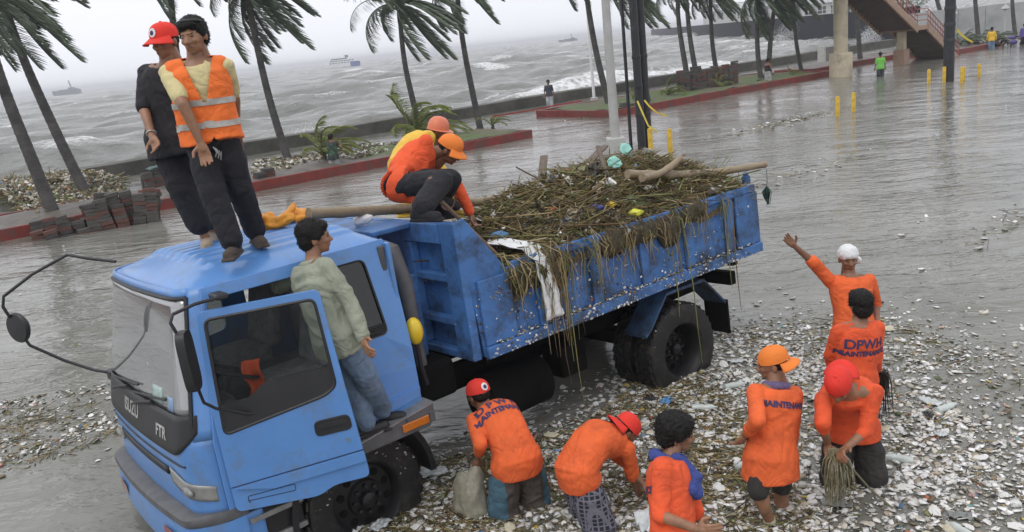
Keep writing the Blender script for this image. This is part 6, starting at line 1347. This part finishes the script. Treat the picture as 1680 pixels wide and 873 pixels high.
# ------------------------------------------------------------------ single things on the truck
M_bam = mat('bamboo', (.30, .235, .15), .6, .3, 4, .2, 20, dirt=(.14, .10, .07), dscale=4, damt=.6)
def bamboo(name, a, c, r, label, knots=9, m=M_bam):
    a, c = Vector(a), Vector(c); n = knots*4; b = MB()
    b.tube([a.lerp(c, i/n) + Vector((0, 0, -.05*math.sin(math.pi*i/n))) for i in range(n+1)], [r*(1.13 if i % 4 == 0 else 1)*(1 - .15*i/n) for i in range(n+1)], 12); return tag(b.build(name, m, smooth=True), label, 'bamboo pole')
bamboo('bamboo_pole', TW(1.70, .10, 2.665), TW(5.04, -.5, 2.20), .048, 'thick bamboo pole resting on the cab roof behind the crouching workers', 10)
bamboo('bamboo_pole', TW(5.0, .80, 2.40), TW(7.05, 1.05, 2.13), .045, 'pale bamboo pole sticking out over the tailgate', 7)
bamboo('bamboo_pole', TW(5.0, 1.0, 2.36), TW(5.72, .92, 2.44), .040, 'short broken bamboo piece lying on top of the heap', 3)
for k, (a, c, w, lab) in enumerate((((4.4, .1, 2.42), (5.0, -.5, 2.62), .09, 'brown plank poking up from the back of the heap'), ((5.4, -.2, 2.46), (6.1, -.6, 2.56), .10, 'dark plank leaning at the heap top'), ((3.0, .35, 2.13), (3.9, .05, 2.34), .12, 'grey weathered plank near the crouching worker'), ((5.0, .5, 2.38), (5.35, .05, 2.66), .05, 'thin stake standing out of the heap'))):
    A, B = TW(*a), TW(*c); d = (B-A); x = d.normalized(); y = x.cross(Vector((0,0,1))).normalized(); z = y.cross(x)*-1; M = Matrix(((x.x, y.x, z.x, (A.x+B.x)/2), (x.y, y.y, z.y, (A.y+B.y)/2), (x.z, y.z, z.z, (A.z+B.z)/2), (0,0,0,1)))
    b = MB(); b.obox(Matrix.Identity(4), d.length, w, .022); o = b.build('wooden_plank', mat('old_wood', (.13, .10, .075), .85, .4, 6, .4, 30, stretch=(1, 6, 6)), bevel=.004); o.matrix_world = M; tag(o, lab, 'plank')
M_mint = mat('mint_foam', (.30, .60, .52), .8, .1, 12, .3, 50)
for k, (u, v, z, s, lab) in enumerate(((5.18, .45, 2.50, .085, 'mint green foam scrap standing on edge in the heap'), (5.75, .1, 2.56, .10, 'larger mint green foam scrap on top of the heap'))):
    V_, F_ = tmpl_chip(8); rr = np.random.default_rng(k+70); me = bpy.data.meshes.new('foam_scrap'); me.from_pydata((V_*np.array([1, .8, .25]) + rr.normal(0, .1, V_.shape)).tolist(), [], F_.tolist()); o = link('foam_scrap', me, M_mint); o.scale = (s, s, s); o.location = TW(u, v, z); o.rotation_euler = (1.1, .2, .5*k); tag(o, lab, 'foam scrap')
for u, v, m, s, lab in ((4.55, .95, mat('yellow_bottle', (.65, .42, .03), .35, .1, 8), .055, 'round yellow plastic lid on the heap'), (4.72, 1.12, mat('lime_bag', (.62, .62, .05), .4, .1, 8), .075, 'bright lime yellow plastic bag scrap at the bed edge'), (4.35, .95, mat('navy_bag', (.03, .04, .18), .35, .3, 8), .07, 'navy plastic bag on the heap'), (5.6, .75, mat('lilac_bag', (.30, .32, .62), .4, .1, 8), .06, 'lilac blue plastic scrap near the tailgate'), (3.35, .62, mat('blue_rag', (.08, .22, .42), .5, .2, 8), .09, 'light blue rag near the front of the heap'), (5.25, .85, M_foam, .06, 'square white foam scrap on the heap'), (3.05, .98, M_cola, .035, 'orange bottle cap by the shovel end')):
    mb = MB(); mb.ellipsoid((0, 0, 0), (s, s*.7, s*.4)); me = remesh(mb, s*.09, 0); wrinkle(me, s*.28, 1.0/s*.6, 4, (1, 1, 1)); o = link('plastic_scrap', me, m, None, smooth='all'); o.location = TW(u, v, heap_z(u, v) + .07); tag(o, lab, 'plastic scrap')
# white cloth strip over the side
b = MB(); path = [U(3.20, .72, 2.10), U(3.24, .95, 2.08), U(3.30, 1.12, 2.04), U(3.335, 1.225, 1.94), U(3.35, 1.245, 1.75), U(3.37, 1.25, 1.55), U(3.38, 1.25, 1.36)]
rings = []
for i in range(31):
    x = i/30*6; k = min(int(x), 5); p_ = path[k].lerp(path[k+1], x-k); w = .105*(1 + .1*math.sin(i*1.1)); rings.append([p_ + Vector((w*s, .018*math.sin(s*5 + i*.15) + .004*t, .003*t)) for s, t in ((-1,-1),(-.6,-1),(-.2,-1),(.2,-1),(.6,-1),(1,-1),(1,1),(.6,1),(.2,1),(-.2,1),(-.6,1),(-1,1))])
b.loft(rings); o = b.build('cloth_strip', M_white, smooth=True, angle=60); o.matrix_world = TM; tag(o, 'long white cloth strip hanging over the side of the bed', 'cloth')
# shovel gripped by the crouching worker
sa, sb = TW(2.60, .86, 2.60), TW(3.06, 1.02, 1.95); sh = thing('shovel', 'wooden handled shovel held by the crouching worker, blade in the garbage', 'shovel', sb)
b = MB(); b.tube([sa - sb, (sa-sb)*.5, (sa-sb)*.02], .02, 10); b.build('handle', mat('shovel_wood', (.17, .11, .07), .7, .3, 8), sh, smooth=True)
b = MB(); d = (sa-sb).normalized(); y = d.cross(Vector((0,0,1))).normalized(); nn = d.cross(y); b.loft([[(-d*t + y*w*s + nn*(.03*s*s + g)) for s, g in ((-1,0),(-.5,0),(0,0),(.5,0),(1,0),(1,.006),(.5,.006),(0,.006),(-.5,.006),(-1,.006))] for t, w in ((-.02, .05), (.03, .11), (.18, .12), (.27, .09), (.31, .03))]); b.build('blade', M_rim, sh, smooth=True)
# raincoat on the roof
mb = MB(); rr = random.Random(3)
for i in range(14): a = (rr.uniform(-.22, .26), rr.uniform(-.16, .16), rr.uniform(0, .05)); c = (a[0] + rr.uniform(-.15, .15), a[1] + rr.uniform(-.08, .08), a[2] + rr.uniform(-.02, .05)); mb.cone(a, c, rr.uniform(.035, .06), rr.uniform(.03, .05))
mb.cone((.1, .05, .05), (.16, .08, .14), .05, .03); me = remesh(mb, .012, 1); wrinkle(me, .03, 7, 2); o = link('raincoat', me, cloth('orange_rainwear', (.70, .28, .02), .15, .45, .5, 10), None, smooth='all'); o.location = TW(1.50, -.10, 2.60); o.rotation_euler = (0, 0, .4); tag(o, 'crumpled orange yellow raincoat lying on the cab roof', 'raincoat')
b = MB(); b.lathe([(.04, 0), (.045, .01), (.045, .13), (.03, .16), (.02, .18)], 14, Matrix.Rotation(rad(80), 4, 'Y')); o = b.build('plastic_bottle', M_white, smooth=True); o.location = TW(2.2, -.05, 2.47); tag(o, 'white plastic bottle lying on the blue cab guard', 'bottle')
# net scrap hanging from the bamboo end
r = thing('net_scrap', 'dark green net scrap dangling from the pale bamboo pole', 'net', TW(7.0, 1.10, 2.08))
b = MB(); b.tube([(0, 0, 0), (.01, 0, -.12), (0, .01, -.22)], .004, 5); b.build('cord', M_tarp, r)
b = MB()
for i in range(40): a = rr.uniform(0, 6.28); w = rr.uniform(.01, .06); b.tube([(0, 0, -.20), (w*math.cos(a), w*math.sin(a), -.27), (w*.6*math.cos(a), w*.6*math.sin(a), -.27 - rr.uniform(.05, .16))], .004, 4)
b.build('mesh_bundle', mat('net_green', (.015, .05, .035), .8, .4, 12), r)
# sack, weeds in hands
S0 = SACK; r = None
mb = MB(); e = Vector((-.50, 6.28, .12)); m_ = S0.lerp(e, .5) + Vector((-.05, -.02, 0))
mb.cone(S0 + Vector((0, 0, .02)), S0.lerp(m_, .4), .035, .075); mb.cone(S0.lerp(m_, .4), m_, .08, .115); mb.cone(m_, e, .12, .115); mb.cone(m_ + Vector((-.06, .04, .1)), m_ + Vector((-.07, .02, -.12)), .07, .09)
me = remesh(mb, .012, 2); wrinkle(me, .016, 8, 5, (1.2, 1.2, .5)); o = link('sack', me, mat('grey_sack', (.30, .285, .22), .55, .2, 9, .4, 30, dirt=(.17, .155, .11), dscale=6, damt=.6), None, smooth='all'); tag(o, 'wet grey plastic sack held up by the stooping worker', 'sack')
def bunch(c, n, L, r, label, m, sp=.05):
    b = MB(); q = random.Random(n)
    for i in range(n):
        a = q.uniform(0, 6.28); w = sp*q.uniform(.2, 1.); p0 = c + Vector((q.gauss(0, .02), q.gauss(0, .02), .03)); l = L*q.uniform(.4, 1.15); pts = [p0, p0 + Vector((w*math.cos(a), w*math.sin(a), -l*.25)), p0 + Vector((w*1.3*math.cos(a), w*1.3*math.sin(a), -l*.65)), p0 + Vector((w*1.2*math.cos(a) + q.gauss(0, .02), w*1.2*math.sin(a), -l))]
        b.tube(pts, [r, r, r*.9, r*.5], 4)
    return tag(b.build('weed_bunch', m, fix=False), label, 'weeds')
bunch(WEED, 150, .42, .0035, 'dripping bunch of weeds and string in the stooping worker\'s hands', mat('wet_weed', (.17, .15, .075), .5, .5, 30, dirt=(.35, .33, .25), dscale=14, damt=.6), .085)
bunch(WEED2 + Vector((.03, -.05, 0)), 40, .45, .005, 'dark dripping weeds carried by the bareheaded worker', mat('dark_weed', (.03, .025, .018), .6, .4, 20), .05)
b = MB(); b.tube([WEED + Vector((.03, -.03, 0)), WEED + Vector((.22, -.10, -.26)), WEED + Vector((.36, -.16, -.40))], .008, 6); tag(b.build('stick', M_rachis), 'thin stick pointing from the weed bunch into the water', 'stick')

# ------------------------------------------------------------------ motorcycles and riders at the far bed
def motorcycle(x, y, rz, label, m):
    r = thing('motorcycle', label, 'motorcycle', (x, y, -.1), rz)
    for px in (-.62, .62):
        b = MB(); Mx = Matrix.Translation((px, 0, .30)) @ Matrix.Rotation(rad(90), 4, 'X'); b.tube([Mx @ Vector((.25*math.cos(a), .25*math.sin(a), 0)) for a in np.linspace(0, 6.283, 21)], .05, 7, cap=False); w = b.build('wheel', M_rub, r, smooth=True)
        b = MB()
        for i in range(8): b.tube([Mx @ Vector((0,0,0)), Mx @ Vector((.24*math.cos(i*.785), .24*math.sin(i*.785), 0))], .008, 4)
        b.build('spokes', M_galv, w)
    b = MB(); b.ellipsoid((.12, 0, .78), (.27, .13, .13)); b.ellipsoid((.05, 0, .45), (.25, .13, .17)); b.ellipsoid((-.45, 0, .68), (.28, .10, .09)); b.build('body', m, r, smooth='all')
    b = MB(); b.box((-.62, -.12, .80), (-.05, .12, .88)); b.build('seat', M_blk, r, bevel=.03)
    b = MB(); b.tube([(.62, 0, .30), (.42, 0, .95)], .035, 7); b.build('fork', M_galv, r); b = MB(); b.tube([(.36, -.33, 1.03), (.42, 0, .98), (.36, .33, 1.03)], .018, 6); b.build('handlebar', M_blk, r); b = MB(); b.ellipsoid((.55, 0, .88), (.08, .09, .09)); b.build('headlight', M_lamp, r, smooth='all')
motorcycle(35.2, 59.8, 2.2, 'dark motorcycle parked at the end of the far planting bed', M_black); motorcycle(36.6, 60.2, 2.5, 'motorcycle with purple bodywork beside the dark one', mat('purple_plastic', (.10, .06, .25), .4, .1, 5)); motorcycle(33.9, 60.9, 2.0, 'muddy motorcycle parked against the far planting bed', M_rim)
stander(34.3, 59.0, 1.68, 30, 'person in yellow raincoat standing by the parked motorcycles', M_yelr, M_jean, 1.9, z=-.1); stander(36.9, 59.6, 1.66, 200, 'person in purple jacket and green cap by the motorcycles', cloth('purple_jacket', (.11, .08, .30), .1), M_trous, 1.9, z=-.1)
# ------------------------------------------------------------------ rain haze over the bay
hb = MB()
hz = [ST(-1500, -70), ST(11500, -70), ST(11500, 3700), ST(-1500, 3700)]
hb.add([Vector((p.x, p.y, -5)) for p in hz] + [Vector((p.x, p.y, 13)) for p in hz], [(0,3,2,1),(4,5,6,7),(0,1,5,4),(1,2,6,5),(2,3,7,6),(3,0,4,7)])
hm = bpy.data.materials.new('haze_air'); hm.use_nodes = True; hm.node_tree.nodes.remove(hm.node_tree.nodes['Principled BSDF'])
pv = hm.node_tree.nodes.new('ShaderNodeVolumePrincipled'); pv.inputs['Color'].default_value = (.95, .96, 1, 1); pv.inputs['Density'].default_value = .0007
hm.node_tree.links.new(pv.outputs[0], hm.node_tree.nodes['Material Output'].inputs['Volume'])
tag(hb.build('haze', hm), 'pale rainy haze over the bay and the flooded road', 'haze', kind='stuff')
